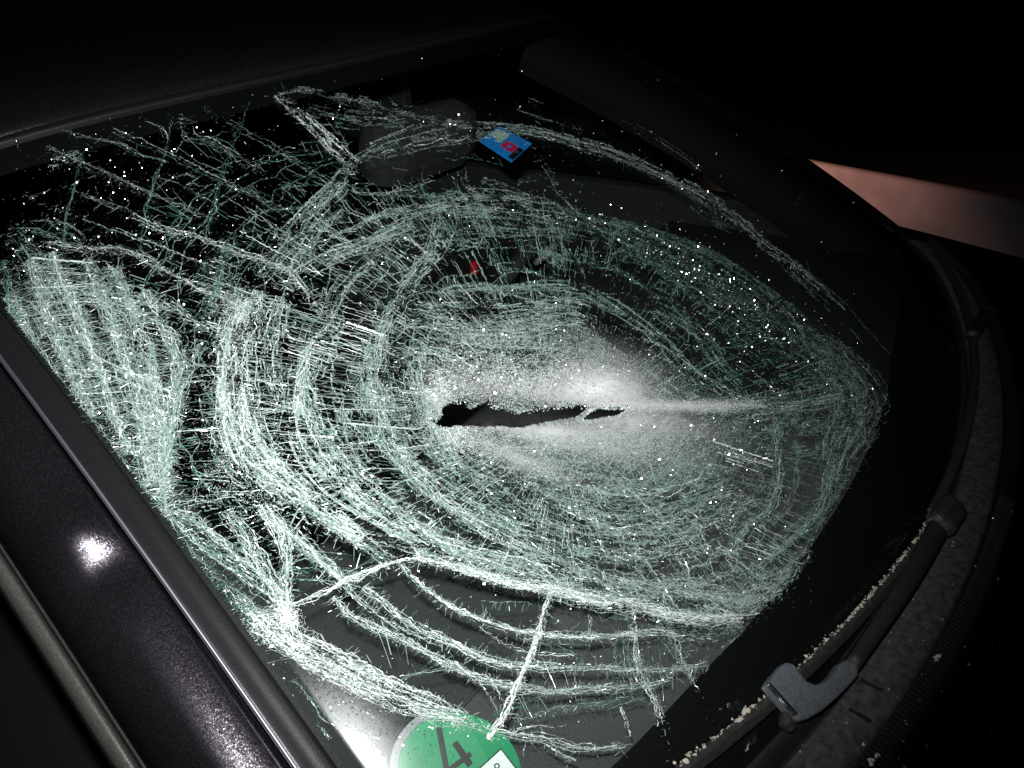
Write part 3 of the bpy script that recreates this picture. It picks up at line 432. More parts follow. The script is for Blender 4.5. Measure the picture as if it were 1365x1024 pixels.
GAPS = [[(u / 1e4, v / 1e4) for u, v in g_] for g_ in [[(5148,3027),(5081,2924),(5024,2652),(4941,2375),(5029,2492),(5167,2678),(5199,2868)],
    [(5936,3310),(5832,3245),(5775,3013),(5704,2782),(5650,2630),(5813,2601),(5852,2792),(5902,3057)],
    [(5587,2955),(5538,2901),(5410,2544),(5491,2560),(5581,2773)],
    [(5341,2754),(5302,2655),(5236,2357),(5279,2400),(5345,2561)],
    [(5081,4685),(5007,4540),(5157,4340),(5203,4493)],
    [(6337,4469),(6295,4427),(6326,4273),(6355,4239),(6359,4323)],
    [(6392,4696),(6378,4642),(6402,4520),(6425,4555)],
    [(4723,1993),(4666,1909),(4596,1705),(4656,1723),(4757,1853)],
    [(4261,1633),(4160,1544),(4233,1497),(4318,1574)],
    [(4000,1471),(3836,1412),(3983,1314),(4082,1354)],
    [(3458,1425),(3322,1367),(3362,1192),(3551,1248)],
    [(1798,1571),(1642,1466),(1754,1385),(1944,1494)],
    [(1723,1364),(1594,1258),(1776,1175),(1870,1238)],
    [(2061,1170),(1912,1038),(2295,920),(2579,936),(2596,1042)],
    [(1305,2831),(1273,2573),(1424,2517),(1486,2770)],
    [(470,2274),(516,2053),(690,1981),(658,2144)],
    [(1381,2349),(1233,2232),(1249,2127),(1438,2270)],
    [(1366,2165),(1220,1995),(1222,1849),(1439,1985)],
    [(2315,3706),(2085,3382),(2089,3129),(2264,2854),(2464,3088),(2513,3441),(2501,3651)],
    [(1966,4161),(1776,3941),(1652,3719),(1546,3280),(1533,3037),(1810,3393),(2073,3702),(2241,3982)],
    [(1326,3169),(1236,2970),(1313,2776),(1471,2878)],
    [(5052,3784),(4936,3666),(5005,3551),(5124,3679)],
    [(5440,3385),(5396,3344),(5437,3227),(5506,3191),(5491,3322)],
    [(5415,3609),(5409,3526),(5463,3478),(5460,3555)],
    [(5827,5269),(5744,5195),(5807,5114),(5863,5198)],
    [(5678,5345),(5600,5171),(5673,5075),(5737,5209)],
    [(5961,5126),(5884,5100),(5918,4977),(5996,5031)],
    [(5545,4447),(5514,4382),(5543,4252),(5585,4296)],
    [(5300,3147),(5232,3068),(5266,2931),(5311,2997)],
    [(4857,3219),(4848,3007),(4909,3017),(4911,3149)],
    [(4962,4204),(4895,4155),(4968,4079),(5016,4145)],
    [(5285,4244),(5246,4161),(5318,4065),(5340,4146)],
    [(5267,3936),(5161,3814),(5240,3789),(5306,3874)],
    [(4325,1024),(4131,818),(4029,711),(4175,690),(4332,795),(4371,947)],
    [(4480,1254),(4413,1182),(4487,1131),(4549,1192)],
    [(4155,1129),(3991,1004),(4042,964),(4216,1080)],
    [(3728,4282),(3176,4362),(3164,4060),(3399,4127)],
    [(3192,4927),(2977,4884),(3114,4726),(3302,4760)]]]
HUB = (3632, 2851)
POWDER = [
    (2982, 2927, 259, 150, -2.283, 9000, 0.75, 0.8),
    (3116, 2453, 515, 171, -2.409, 11000, 0.75, 0.55),
    (3831, 2926, 398, 117, -2.435, 7000, 0.75, 0.7),
    (2536, 2379, 476, 39, -2.527, 2600, 0.7, 1.0),
    (3917, 3575, 327, 155, -2.718, 3000, 0.9, 0.8),
    (3440, 3265, 328, 126, -2.605, 4200, 0.9, 0.8),
    (4505, 3244, 93, 112, -1.975, 1500, 0.8, 0.8),
    (4195, 2798, 363, 107, -2.214, 4200, 0.7, 0.75),
    (3491, 2477, 575, 177, -2.343, 6500, 0.7, 0.45),
    (3181, 2075, 433, 176, -2.525, 3800, 0.65, 0.4),
    (2460, 2711, 403, 172, -2.232, 4200, 0.65, 0.5),
    (2733, 3256, 282, 182, -2.135, 3000, 0.65, 0.55),
    (2966, 3545, 392, 150, -2.614, 2200, 0.7, 0.6),
    (4303, 3623, 64, 158, -2.689, 1000, 0.8, 0.85),
    (738, 1185, 348, 265, -2.788, 3200, 0.65, 0.4),
    (459, 1526, 198, 297, -1.572, 1400, 0.6, 0.4),
    (6272, 2513, 34, 69, -2.96, 500, 0.8, 0.85),
    (6426, 2519, 47, 69, 2.842, 250, 0.8, 0.6),
    (5821, 3947, 120, 394, -2.808, 1000, 0.7, 0.6),
    (5932, 3550, 167, 111, -2.08, 700, 0.7, 0.6),
    (5230, 5004, 96, 199, -2.628, 900, 0.8, 0.7),
    (6080, 5072, 327, 302, -2.049, 800, 0.7, 0.5),
    (6150, 5595, 261, 237, -2.249, 600, 0.7, 0.5),
    (6285, 4200, 58, 323, -2.76, 400, 0.7, 0.5),
    (1657, 1689, 399, 139, -2.565, 1200, 0.6, 0.4),
    (4217, 3241, 208, 39, -2.701, 500, 0.8, 0.9),
    (3927, 2364, 678, 174, -2.343, 2600, 0.6, 0.4),
    (3027, 1527, 275, 307, -2.472, 1400, 0.6, 0.45),
    (3480, 698, 229, 92, -2.794, 900, 0.7, 0.5),
    (3943, 968, 312, 100, -2.494, 1200, 0.7, 0.55),
    (4670, 3458, 137, 285, -2.875, 1200, 0.7, 0.45),
    (3446, 3830, 298, 102, -2.663, 900, 0.8, 0.75),
]
DUST = [
    (2964, 2944, 248, 124, -2.332, 1.35),
    (3289, 3096, 285, 81, -2.552, 0.8),
    (2984, 2476, 421, 119, -2.418, 0.75),
    (2536, 2379, 491, 35, -2.525, 1.0),
    (3802, 2909, 447, 48, -2.541, 0.85),
    (4207, 2787, 270, 81, -2.173, 0.55),
    (3971, 3514, 261, 100, -2.729, 0.45),
    (3478, 2488, 511, 114, -2.361, 0.4),
    (4434, 3468, 49, 137, -3.073, 0.7),
    (2675, 3013, 305, 176, -2.3, 0.35),
    (690, 1153, 262, 219, -2.788, 0.3),
]
GLINTS = [
    (655, 2960, 726, 402, -1.801, 1300, 1.1),
    (815, 3503, 494, 249, -1.932, 600, 1.1),
    (468, 2022, 464, 297, -1.542, 800, 1.0),
    (1570, 2477, 506, 321, -1.69, 500, 1.0),
    (1551, 4727, 556, 183, -2.514, 140, 1.0),
    (1756, 6549, 1006, 255, -2.501, 500, 1.0),
    (4976, 6974, 660, 482, -2.07, 600, 1.0),
    (5744, 6239, 447, 202, -2.291, 400, 1.0),
    (4358, 6553, 542, 529, -2.066, 250, 1.0),
    (3465, 4059, 605, 266, -2.662, 300, 1.1),
    (3359, 3352, 441, 171, -2.595, 420, 1.3),
    (3953, 3635, 286, 173, -2.716, 320, 1.3),
    (3047, 2342, 663, 249, -2.516, 260, 1.0),
    (4137, 1945, 744, 280, -2.433, 420, 1.0),
    (2775, 1533, 283, 393, -2.465, 260, 1.1),
    (6220, 1791, 267, 81, -1.911, 160, 1.1),
    (6289, 2154, 233, 64, -1.828, 200, 1.1),
    (5270, 2665, 469, 293, -1.918, 260, 1.0),
    (5516, 3913, 351, 600, -2.628, 300, 1.0),
    (6148, 5032, 328, 419, -2.527, 280, 1.0),
    (3168, 1058, 333, 180, -2.94, 160, 1.1),
    (2499, 1627, 159, 72, -2.131, 60, 1.6),
    (5484, 1407, 561, 337, -2.202, 160, 0.9),
    (4635, 1110, 445, 222, -2.496, 120, 0.9),
    (6523, 3268, 210, 158, -1.745, 120, 1.0),
    (6459, 5096, 406, 131, -1.599, 90, 1.1),
    (4809, 1758, 478, 64, -2.319, 120, 1.0),
    (-697, 4211, 1516, 1052, -1.855, 200, 0.9),
    (-931, 3314, 637, 178, -1.536, 300, 1.0),
    (3021, 4737, 826, 364, -2.693, 120, 1.0),
    (3871, 5252, 766, 313, 2.979, 120, 1.0),
]
TEARS = [[(u / 1e4, v / 1e4) for u, v in g_] for g_ in [[(4549,3395),(4475,3418),(4435,3485),(4353,3498),(4285,3491),(4218,3452),(4209,3414),(4151,3372),(4071,3372),(4015,3365),(4002,3318),(3966,3277),(3897,3231),(3836,3176),(3759,3138),(3628,3095),(3517,3051),(3411,2998),(3324,2965),(3258,2933),(3234,2897),(3230,2855),(3315,2852),(3390,2849),(3486,2885),(3613,2927),(3724,2967),(3836,3004),(3927,3026),(4003,3063),(4068,3110),(4171,3145),(4266,3186),(4371,3240),(4458,3290),(4518,3293),(4573,3338),(4601,3387),(4608,3434),(4566,3430)],
    [(3373,2809),(3268,2820),(3190,2827),(3121,2797),(3071,2770),(3023,2722),(2963,2685),(2915,2647),(2963,2632),(3038,2638),(3115,2668),(3209,2718),(3296,2749)],
    [(4432,3688),(4409,3658),(4402,3601),(4425,3630)]]]
FRIT = np.array([(-4784, 661), (-1872, 985), (-645, 946), (370, 829), (1051, 791), (1909, 741), (2779, 698), (3397, 677), (3867, 648), (4250, 640), (4601, 620), (4887, 592), (5147, 564), (5470, 535), (5823, 482), (6059, 406)]) / 1e4
STK_C, STK_X, STK_Y = np.array((0.60209, 0.10748)), np.array((1.0, 0.0)), np.array((0.0, 1.0))
DIGIT = [[(-0.00237, 0.03012), (-0.00585, 0.02978), (0.00478, 0.00441), (0.00712, 0.00631)], [(0.00696, 0.00497), (-0.00902, 0.00636), (-0.00897, 0.0031), (0.00679, 0.00181)], [(-0.00414, 0.01618), (-0.00754, 0.01637), (-0.00675, -0.00085), (-0.0031, -0.00147)]]
FIELD = [(-0.02325, -0.00351), (-0.02301, -0.01979), (-0.00904, -0.02341), (-0.0066, -0.00651)]
FIELD_RIM = [(-0.02389, -0.00254), (-0.02381, -0.02044), (-0.00832, -0.02453), (-0.00583, -0.00588)]
FIELD_MARK = [[(-0.01724, -0.01163), (-0.01611, -0.01244), (-0.01486, -0.01215), (-0.01423, -0.01093), (-0.01458, -0.00948), (-0.0157, -0.00866), (-0.01695, -0.00894), (-0.01759, -0.01018), (-0.01724, -0.01163), (-0.01664, -0.01114), (-0.01683, -0.01035), (-0.01648, -0.00967), (-0.01579, -0.00951), (-0.01517, -0.00996), (-0.01498, -0.01076), (-0.01533, -0.01143), (-0.01602, -0.01159), (-0.01664, -0.01114)]]
VIG = [(0.1208, 0.6079), (0.064, 0.6169), (0.0509, 0.5745), (0.1175, 0.5611)]
BLADE_A, BLADE_B, ADAPT, BLADE2_A, BLADE2_B = [(0.5285, 0.0277), (0.1655, 0.0005), (0.3852, 0.0021), (0.1419, 0.004), (-0.5852, -0.0292)]
ADAPT_OUT = [(0.4725, -0.0802, 0.0438), (0.4621, -0.0785, 0.0443), (0.4456, -0.0745, 0.0442), (0.4413, -0.0691, 0.0413), (0.4438, -0.0634, 0.0371), (0.4454, -0.0579, 0.0332), (0.4421, -0.0518, 0.0297), (0.4344, -0.0466, 0.0275), (0.4226, -0.043, 0.0269), (0.4104, -0.0405, 0.0271), (0.4024, -0.0369, 0.0259), (0.3978, -0.0324, 0.0237), (0.3996, -0.0285, 0.0208), (0.4073, -0.0266, 0.0184), (0.4231, -0.0312, 0.019), (0.4401, -0.0366, 0.02), (0.457, -0.0429, 0.0216), (0.4707, -0.0497, 0.024), (0.4774, -0.0542, 0.026), (0.4768, -0.0585, 0.0289)]
ADAPT_N = np.array((0.1257, 0.5463, 0.8281))
CLIP_A, CLIP_B, CAP_A, CAP_B, ARM_A, ARM_B = [np.array(v) for v in [(0.4738, -0.0806, 0.0452), (0.4775, -0.0582, 0.0298), (0.4783, -0.0668, 0.0244), (0.4743, -0.0584, 0.0147), (0.3984, -0.0335, 0.0171), (0.1713, 0.0049, 0.019)]]
DASH_Y = -0.5670
RED = (-0.3, -0.8268, -0.0326)
HEADREST = (-0.36, -0.9717, 0.1681)
STALK = [(-0.36, -0.6876, 0.0198), (-0.33, -0.7175, -0.0188)]
WSIGN = 1
RING = [(5574, 4465), (5083, 5119), (4227, 5692), (3476, 5826), (2682, 5614), (1792, 5191), (1150, 4469), (569, 3635), (54, 2809), (18, 1872), (49, 1030), (1318, 875), (2481, 821), (3392, 836), (4004, 920), (4466, 1267), (4835, 1731), (5180, 2120), (5454, 2572), (5748, 3060), (5847, 3661)]
NEAR_ANG = 0.857
FAR_ANG = 3.079
STARS = [(-1850, 5025), (-18, 6296), (1440, 5715), (-612, 5454), (-1958, 3905), (-1763, 4222), (-3955, 3118), (5572, 7860), (-2211, 2285), (4559, 4475), (4268, 4556), (5947, 4198), (2461, 1650), (3631, 2802), (-2678, 4140), (5191, 1284), (4332, 4677)]
CRUMBS = [(0.339, 0.023, -0.001, 0.004, 'white crumb of crushed glass nearest the cowl, lying alone'), (0.464, -0.005, -0.001, 0.0038, 'larger of the two white glass crumbs touching at the bonnet edge'), (0.458, -0.002, -0.001, 0.0026, 'smaller of the two white glass crumbs touching at the bonnet edge'), (0.452, -0.012, -0.001, 0.0016, 'tiny white glass crumb just above the touching pair')]
pane_root = bpy.data.objects.new('windscreen', None); col.objects.link(pane_root); pane_root.parent = car
def poly_in(pts, poly):
    x, y = pts[:, 0], pts[:, 1]; c = np.zeros(len(pts), bool); n = len(poly); j = n - 1
    for i in range(n):
        xi, yi = poly[i]; xj, yj = poly[j]
        q = ((yi > y) != (yj > y)) & (x < (xj - xi) * (y - yi) / ((yj - yi) if yj != yi else 1e-9) + xi); c ^= q; j = i
    return c
def jag(poly, amp=0.0006, k=4):
    out = []
    for i in range(len(poly)):
        p, q = np.array(poly[i]), np.array(poly[(i + 1) % len(poly)])
        for j in range(k): out.append(p + (q - p) * j / k + rng.normal(0, amp, 2) * (j > 0))
    return [tuple(map(float, o)) for o in out]
tears = [jag(t, .0005, 3) for t in TEARS]
pts, edges = [], []
NS, NT = 110, 64
gs = np.sign(np.linspace(-1, 1, NS)) * np.abs(np.linspace(-1, 1, NS)) ** 0.9
gridp = np.array([(s * US, t * VS) for t in np.linspace(0, 1, NT) for s in gs])
keepm = np.ones(len(gridp), bool)
for t in tears:
    tp = np.array(t); keepm &= ~poly_in(gridp, t)
    d = np.min(np.linalg.norm(gridp[:, None] - tp[None], axis=2), axis=1); keepm &= d > .003
pts = [Vector(p) for p in gridp[keepm]]
for t in tears:
    k0 = len(pts); pts += [Vector(p) for p in t]; edges += [(k0 + i, k0 + (i + 1) % len(t)) for i in range(len(t))]
vo, _, fo, *_r = delaunay_2d_cdt(pts, edges, [], 0, 1e-7)
vo = np.array([tuple(v) for v in vo]); fo = [f for f in fo if len(f) >= 3]
cen = np.array([vo[list(f)].mean(0) for f in fo]); drop = np.zeros(len(fo), bool)
for t in tears: drop |= poly_in(cen, t)
fo = [f for f, d in zip(fo, drop) if not d]
outer = UV(vo)
pane = obj('glass_pane', outer, fo, M['glass'], pane_root, True)
bm = bmesh.new(); bm.from_mesh(pane.data)
loose = [v for v in bm.verts if not v.link_faces]; bmesh.ops.delete(bm, geom=loose, context='VERTS')
for f in bm.faces: f.normal_update()
bm.normal_update()
up = sum((f.normal.z for f in bm.faces)) > 0
if not up: bmesh.ops.reverse_faces(bm, faces=bm.faces)
bm.to_mesh(pane.data); bm.free()
sd = pane.modifiers.new('thickness', 'SOLIDIFY'); sd.thickness = 0.005; sd.offset = -1

# ---- fracture generator: everything lies inside or on the pane
class Frac:
    def __init__(s): s.a = []
    def add(s, p0, p1, w, off, tilt, tint):
        n = len(p0); s.a.append(np.column_stack([p0, p1, np.broadcast_to(w, n), np.broadcast_to(off, n), np.broadcast_to(tilt, n), np.broadcast_to(tint, n)]))
    def build(s, name, m, parent, keep=False, kind=None, tiltsd=.13):
        if not s.a: return None
        A = np.concatenate(s.a); mid = (A[:, :2] + A[:, 2:4]) / 2
        ok = (np.abs(mid[:, 0]) < US * .996) & (mid[:, 1] > 0) & (mid[:, 1] < VS)
        for t in TEARS: ok &= ~poly_in(mid, t)
        if not keep:
            for gp in GAPS:
                ok &= ~(poly_in(mid, gp) & (rng.random(len(mid)) < .72))
        edge = np.interp(mid[:, 0], FRIT[:, 0], FRIT[:, 1])
        ok &= ~((mid[:, 1] < edge + rng.normal(0, .003, len(mid))) & (rng.random(len(mid)) < .97))
        A = A[ok]
        if len(A) < 2: return None
        P0, P1 = UV(A[:, :2]), UV(A[:, 2:4]); N = UVN((A[:, :2] + A[:, 2:4]) / 2)
        P0 += N * A[:, 5:6]; P1 += N * A[:, 5:6]
        d = P1 - P0; q = np.cross(N, d); q /= np.linalg.norm(q, axis=1, keepdims=True) + 1e-12
        ta = A[:, 6:7]; w = (np.cos(ta) * q + np.sin(ta) * N) * A[:, 4:5] / 2
        lift = N * (rng.normal(0, tiltsd, (len(A), 1)) * np.linalg.norm(d, axis=1, keepdims=True))
        V = np.stack([P0 - w - lift, P1 - w + lift, P1 + w + lift, P0 + w - lift], 1).reshape(-1, 3); V[:, 2] += ZO
        n = len(A); me = bpy.data.meshes.new(name)
        me.vertices.add(4 * n); me.vertices.foreach_set('co', V.ravel())
        me.loops.add(4 * n); me.loops.foreach_set('vertex_index', np.arange(4 * n, dtype=np.int32))
        me.polygons.add(n); me.polygons.foreach_set('loop_start', np.arange(0, 4 * n, 4, dtype=np.int32))
        me.update(calc_edges=True)
        at = me.attributes.new('tint', 'FLOAT', 'FACE'); at.data.foreach_set('value', np.clip(A[:, 7], 0, 1).astype(np.float32))
        me.materials.append(m); o = bpy.data.objects.new(name, me); col.objects.link(o); o.parent = parent
        if kind: o['kind'] = kind
        Frac.total += n
        return o
Frac.total = 0
def spline(P, step):
    P = np.array(P, float)
    if len(P) == 2: P = np.array([P[0], (P[0] + P[1]) / 2, P[1]])
    Q = np.vstack([2 * P[0] - P[1], P, 2 * P[-1] - P[-2]]); out = []
    for i in range(1, len(Q) - 2):
        p0, p1, p2, p3 = Q[i - 1:i + 3]; n = max(2, int(np.linalg.norm((p2 - p1)[:2]) / step) + 1); t = np.linspace(0, 1, n, endpoint=False)[:, None]
        out.append(.5 * (2 * p1 + (p2 - p0) * t + (2 * p0 - 5 * p1 + 4 * p2 - p3) * t * t + (3 * p1 - p0 - 3 * p2 + p3) * t ** 3))
    return np.vstack(out + [P[-1:]])
def snoise(n, cell):
    k = int(n / cell) + 4; g = rng.normal(0, 1, k); x = np.arange(n) / cell + rng.random(); i = x.astype(int); f = x - i; f = f * f * (3 - 2 * f)
    return g[i] * (1 - f) + g[i + 1] * f
STEP = 0.0020
NGRID = rng.random((64, 64))
def vnoise(x, y):
    x = x % 64; y = y % 64; i = x.astype(int) % 64; j = y.astype(int) % 64; fx = x - np.floor(x); fy = y - np.floor(y); fx = fx * fx * (3 - 2 * fx); fy = fy * fy * (3 - 2 * fy); i2 = (i + 1) % 64; j2 = (j + 1) % 64
    return (NGRID[i, j] * (1 - fx) + NGRID[i2, j] * fx) * (1 - fy) + (NGRID[i, j2] * (1 - fx) + NGRID[i2, j2] * fx) * fy
def bundle(F, P, n, fr, flen, tint, w, frag):
    """n ragged fracture strands running along a spine, with short cracks branching off sideways"""
    C = spline(P, STEP); L = len(C); T = np.gradient(C[:, :2], axis=0); T /= np.linalg.norm(T, axis=1, keepdims=True) + 1e-9
    Nn = np.column_stack([-T[:, 1], T[:, 0]])
    nx, ny = rng.uniform(0, 64, 2)
    def solid(i, o):
        """unbroken islands stay clear between the strands"""
        v = vnoise(nx + i * STEP / .020, ny + o / .0038); return (v > .36) | (C[i, 2] < .006) | (rng.random(len(i)) < .10)
    for k in range(int(n * DENS)):
        ln = int(L * min(1, max(.06, rng.beta(1.2, 2.2) * (1 - frag) + frag * rng.beta(2, 2) * 1.6))); ln = max(ln, 3); ln = min(ln, L)
        a = int(rng.integers(-ln // 3, L - ln * 2 // 3 + 1)); i = np.arange(max(a, 0), min(a + ln, L))
        if len(i) < 3: continue
        base = np.clip(rng.normal(0, .48), -1.1, 1.1)
        o = C[i, 2] * (base + .28 * snoise(len(i), 14)) + rng.normal(0, .00030, len(i)) + .0012 * snoise(len(i), 5) * min(1, C[i, 2].mean() / .003)
        p = C[i, :2] + Nn[i] * o[:, None]; m = len(p) - 1; sl = solid(i[:-1], o[:-1])
        ww = w * WF * .001 * rng.lognormal(-.15, .3, m) * rng.lognormal(0, .45)
        F.add(p[:-1][sl], (p[1:] + (p[1:] - p[:-1]) * .15)[sl], ww[sl], -.0004 - .0035 * (rng.random() < .5) + rng.normal(0, .0004, m)[sl], (rng.normal(0, .35) + rng.normal(0, .25, m))[sl], (tint + rng.normal(0, .16) + rng.normal(0, .16, m))[sl])
    nf = int(fr * FDENS * L * STEP / .1)
    if nf > 0:
        i = rng.integers(0, L, nf); o = C[i, 2] * np.clip(rng.normal(0, .6, nf), -1.3, 1.3); kp = solid(i, o); i = i[kp]; o = o[kp]; nf = len(i); s = np.where(rng.random(nf) < .5, -1., 1.)
        ang = rng.normal(0, .38, nf); D = Nn[i] * s[:, None]; D = np.column_stack([D[:, 0] * np.cos(ang) - D[:, 1] * np.sin(ang), D[:, 0] * np.sin(ang) + D[:, 1] * np.cos(ang)])
        ln = flen * rng.lognormal(-.2, .55, nf); p = C[i, :2] + Nn[i] * o[:, None]
        for j in range(3):
            bend = rng.normal(0, .25, nf); D = np.column_stack([D[:, 0] * np.cos(bend) - D[:, 1] * np.sin(bend), D[:, 0] * np.sin(bend) + D[:, 1] * np.cos(bend)])
            q = p + D * (ln / 3)[:, None]
            F.add(p, q, w * WF * .0008 * rng.lognormal(-.3, .4, nf) * (1 - .22 * j), -.0004 - .003 * rng.random(nf), rng.normal(0, .6, nf), tint + rng.normal(0, .22, nf)); p = q
def web(F, P, tint, w, gap, cell):
    """a net of cells: wandering rows along the spine tied by short cross cracks"""
    C = spline(P, STEP); L = len(C); T = np.gradient(C[:, :2], axis=0); T /= np.linalg.norm(T, axis=1, keepdims=True) + 1e-9; Nn = np.column_stack([-T[:, 1], T[:, 0]])
    hw = C[:, 2]; nr = max(3, int(round(2 * hw.mean() / gap))); rows = []
    for r in range(nr + 1):
        b = -1 + 2 * r / nr + rng.normal(0, .25 / nr); rows.append(hw * 1.08 * b + gap * (.42 * snoise(L, 22) + .16 * snoise(L, 6)))
    rows = np.array(rows); live = np.array([snoise(L, 34) > -.75 for _ in rows]); ii = np.arange(L)
    for r in range(len(rows)): live[r] &= (ii > L * rng.beta(1, 5)) & (ii < L * (1 - rng.beta(1, 5)))
    nx, ny = rng.uniform(0, 64, 2)
    def isl(i, o): return (vnoise(nx + i * STEP / .013, ny + o / .0048) > .37) | (rng.random(len(i)) < .08)
    for r in range(nr + 1):
        i = np.arange(L - 1); ok = live[r][:-1] & isl(i, rows[r][:-1]); wr = rng.lognormal(0, .3)
        for k in range(3):
            jit = rng.normal(0, .0003) + rng.normal(0, .0002, L); p = C[:, :2] + Nn * (rows[r] + jit)[:, None]; kk = ok & (rng.random(L - 1) < .95); n = kk.sum()
            if n: F.add(p[:-1][kk], (p[1:] + (p[1:] - p[:-1]) * .2)[kk], w * WF * .00095 * wr * rng.lognormal(-.1, .3, n), -.0004 - .002 * rng.random(n), rng.normal(0, .35, n), tint + rng.normal(0, .1) + rng.normal(0, .16, n))
        if r == nr: continue
        nc = int(L * STEP / cell * rng.uniform(.8, 1.3)); a = rng.integers(2, max(3, L - 3), nc); a2 = np.clip(a + rng.normal(0, .0022 / STEP, nc).astype(int), 0, L - 1)
        kk = (live[r][a] & live[r + 1][a2]) | ((live[r][a] | live[r + 1][a2]) & (rng.random(nc) < .3)); kk &= isl(a, (rows[r][a] + rows[r + 1][a2]) / 2); a = a[kk]; a2 = a2[kk]; n = len(a)
        if not n: continue
        p0 = C[a, :2] + Nn[a] * rows[r][a][:, None]; p1 = C[a2, :2] + Nn[a2] * rows[r + 1][a2][:, None]; pm = (p0 + p1) / 2 + rng.normal(0, gap * .12, (n, 2))
        for u, v in ((p0, pm), (pm, p1)):
            for k in range(2):
                e = rng.normal(0, .0002, (n, 2)); F.add(u + e, v + e, w * WF * .0008 * rng.lognormal(-.2, .4, n), -.0004 - .002 * rng.random(n), rng.normal(0, .5, n), tint + rng.normal(0, .18, n))
WF, DENS, FDENS = 0.42, 1.0, 1.0
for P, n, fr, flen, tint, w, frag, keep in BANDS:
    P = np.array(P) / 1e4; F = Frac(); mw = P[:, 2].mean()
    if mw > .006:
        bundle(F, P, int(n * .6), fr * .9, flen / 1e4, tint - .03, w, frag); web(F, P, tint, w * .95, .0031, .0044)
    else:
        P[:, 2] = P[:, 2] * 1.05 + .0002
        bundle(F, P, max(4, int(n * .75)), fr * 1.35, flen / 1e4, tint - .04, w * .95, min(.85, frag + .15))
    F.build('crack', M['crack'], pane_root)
# the whole impact field: broken rings about the blow, tied by fine radial cracks
F = Frac(); hub = np.array(HUB) / 1e4; R0 = np.array(RING) / 1e4; R0 = np.vstack([R0, R0[:1]])
Rs = spline(np.column_stack([R0, np.zeros(len(R0))]), .004)[:, :2]; dlt = Rs - hub; th = np.unwrap(np.arctan2(dlt[:, 1], dlt[:, 0])); rr = np.hypot(dlt[:, 0], dlt[:, 1])
if th[-1] < th[0]: th = th[::-1]; rr = rr[::-1]
def ring_r(a): return np.interp((a - th[0]) % (2 * math.pi) + th[0], th, rr)
NA = 900; A_ = np.linspace(0, 2 * math.pi, NA + 1); RB = ring_r(A_); near_side = np.cos(A_ - NEAR_ANG)
rho = .10; rings = []
while rho < 1.42:
    wob = rho * (1 + .035 * np.array(snoise(NA + 1, 40)) + .008 * snoise(NA + 1, 7)); wob[-1] = wob[0]
    rings.append(RB * wob); rho += (.012 if rho < .5 else .018 if rho < 1.05 else .026 if rho < 1.3 else .05) * rng.uniform(.7, 1.4)
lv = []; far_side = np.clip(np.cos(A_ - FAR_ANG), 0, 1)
for k, r in enumerate(rings):
    m_ = r.mean() / RB.mean(); thr = .05 if m_ < .5 else .25 if m_ < 1.03 else (2.0 - 2.1 * near_side)
    live = (snoise(NA + 1, 26) + .4 * snoise(NA + 1, 8)) > thr; lv.append(live)
    p = hub + np.column_stack([np.cos(A_), np.sin(A_)]) * r[:, None]; L_ = live[:-1]
    for q in range(2):
        e = rng.normal(0, .0002, (1, 2)) + rng.normal(0, .00008, (NA + 1, 2)); kk = L_ & (rng.random(NA) < .95); n = kk.sum()
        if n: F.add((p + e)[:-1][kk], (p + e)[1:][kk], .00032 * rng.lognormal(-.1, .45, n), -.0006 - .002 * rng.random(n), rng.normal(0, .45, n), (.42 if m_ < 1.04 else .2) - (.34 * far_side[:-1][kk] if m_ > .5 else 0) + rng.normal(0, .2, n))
    if k and len(rings) > k:
        nc = int(2 * math.pi * r.mean() / (.0065 if m_ < 1.04 else .016)); a = rng.integers(0, NA, nc); ok = lv[k][a] | lv[k - 1][a]; a = a[ok]; n = len(a); a2 = np.clip(a + rng.normal(0, 2, n).astype(int), 0, NA)
        p0 = hub + np.column_stack([np.cos(A_[a]), np.sin(A_[a])]) * r[a][:, None]; p1 = hub + np.column_stack([np.cos(A_[a2]), np.sin(A_[a2])]) * rings[k - 1][a2][:, None]; pm = (p0 + p1) / 2 + rng.normal(0, .0007, (n, 2))
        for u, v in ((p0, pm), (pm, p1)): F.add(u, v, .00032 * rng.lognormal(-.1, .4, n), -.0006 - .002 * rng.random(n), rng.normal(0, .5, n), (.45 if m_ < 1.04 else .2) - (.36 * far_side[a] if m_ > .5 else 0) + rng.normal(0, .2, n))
for k in range(620):                                    # long straight radial hairs
    a = rng.uniform(0, 2 * math.pi); b0 = rng.uniform(.25, 1.0); b1 = b0 + rng.exponential(.14) + .03
    if b1 > 1.03 and math.cos(a - NEAR_ANG) < .75: b1 = 1.03
    s = np.linspace(b0, b1, max(4, int((b1 - b0) * 90))); aa = a + rng.normal(0, .004, len(s)).cumsum() * .4
    p = hub + np.column_stack([np.cos(aa), np.sin(aa)]) * (s * ring_r(aa))[:, None]; n = len(p) - 1
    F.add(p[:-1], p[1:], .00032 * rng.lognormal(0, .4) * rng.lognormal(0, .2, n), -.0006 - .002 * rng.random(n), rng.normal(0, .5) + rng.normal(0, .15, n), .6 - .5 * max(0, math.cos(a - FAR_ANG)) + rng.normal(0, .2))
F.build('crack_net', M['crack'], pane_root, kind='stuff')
F = Frac()
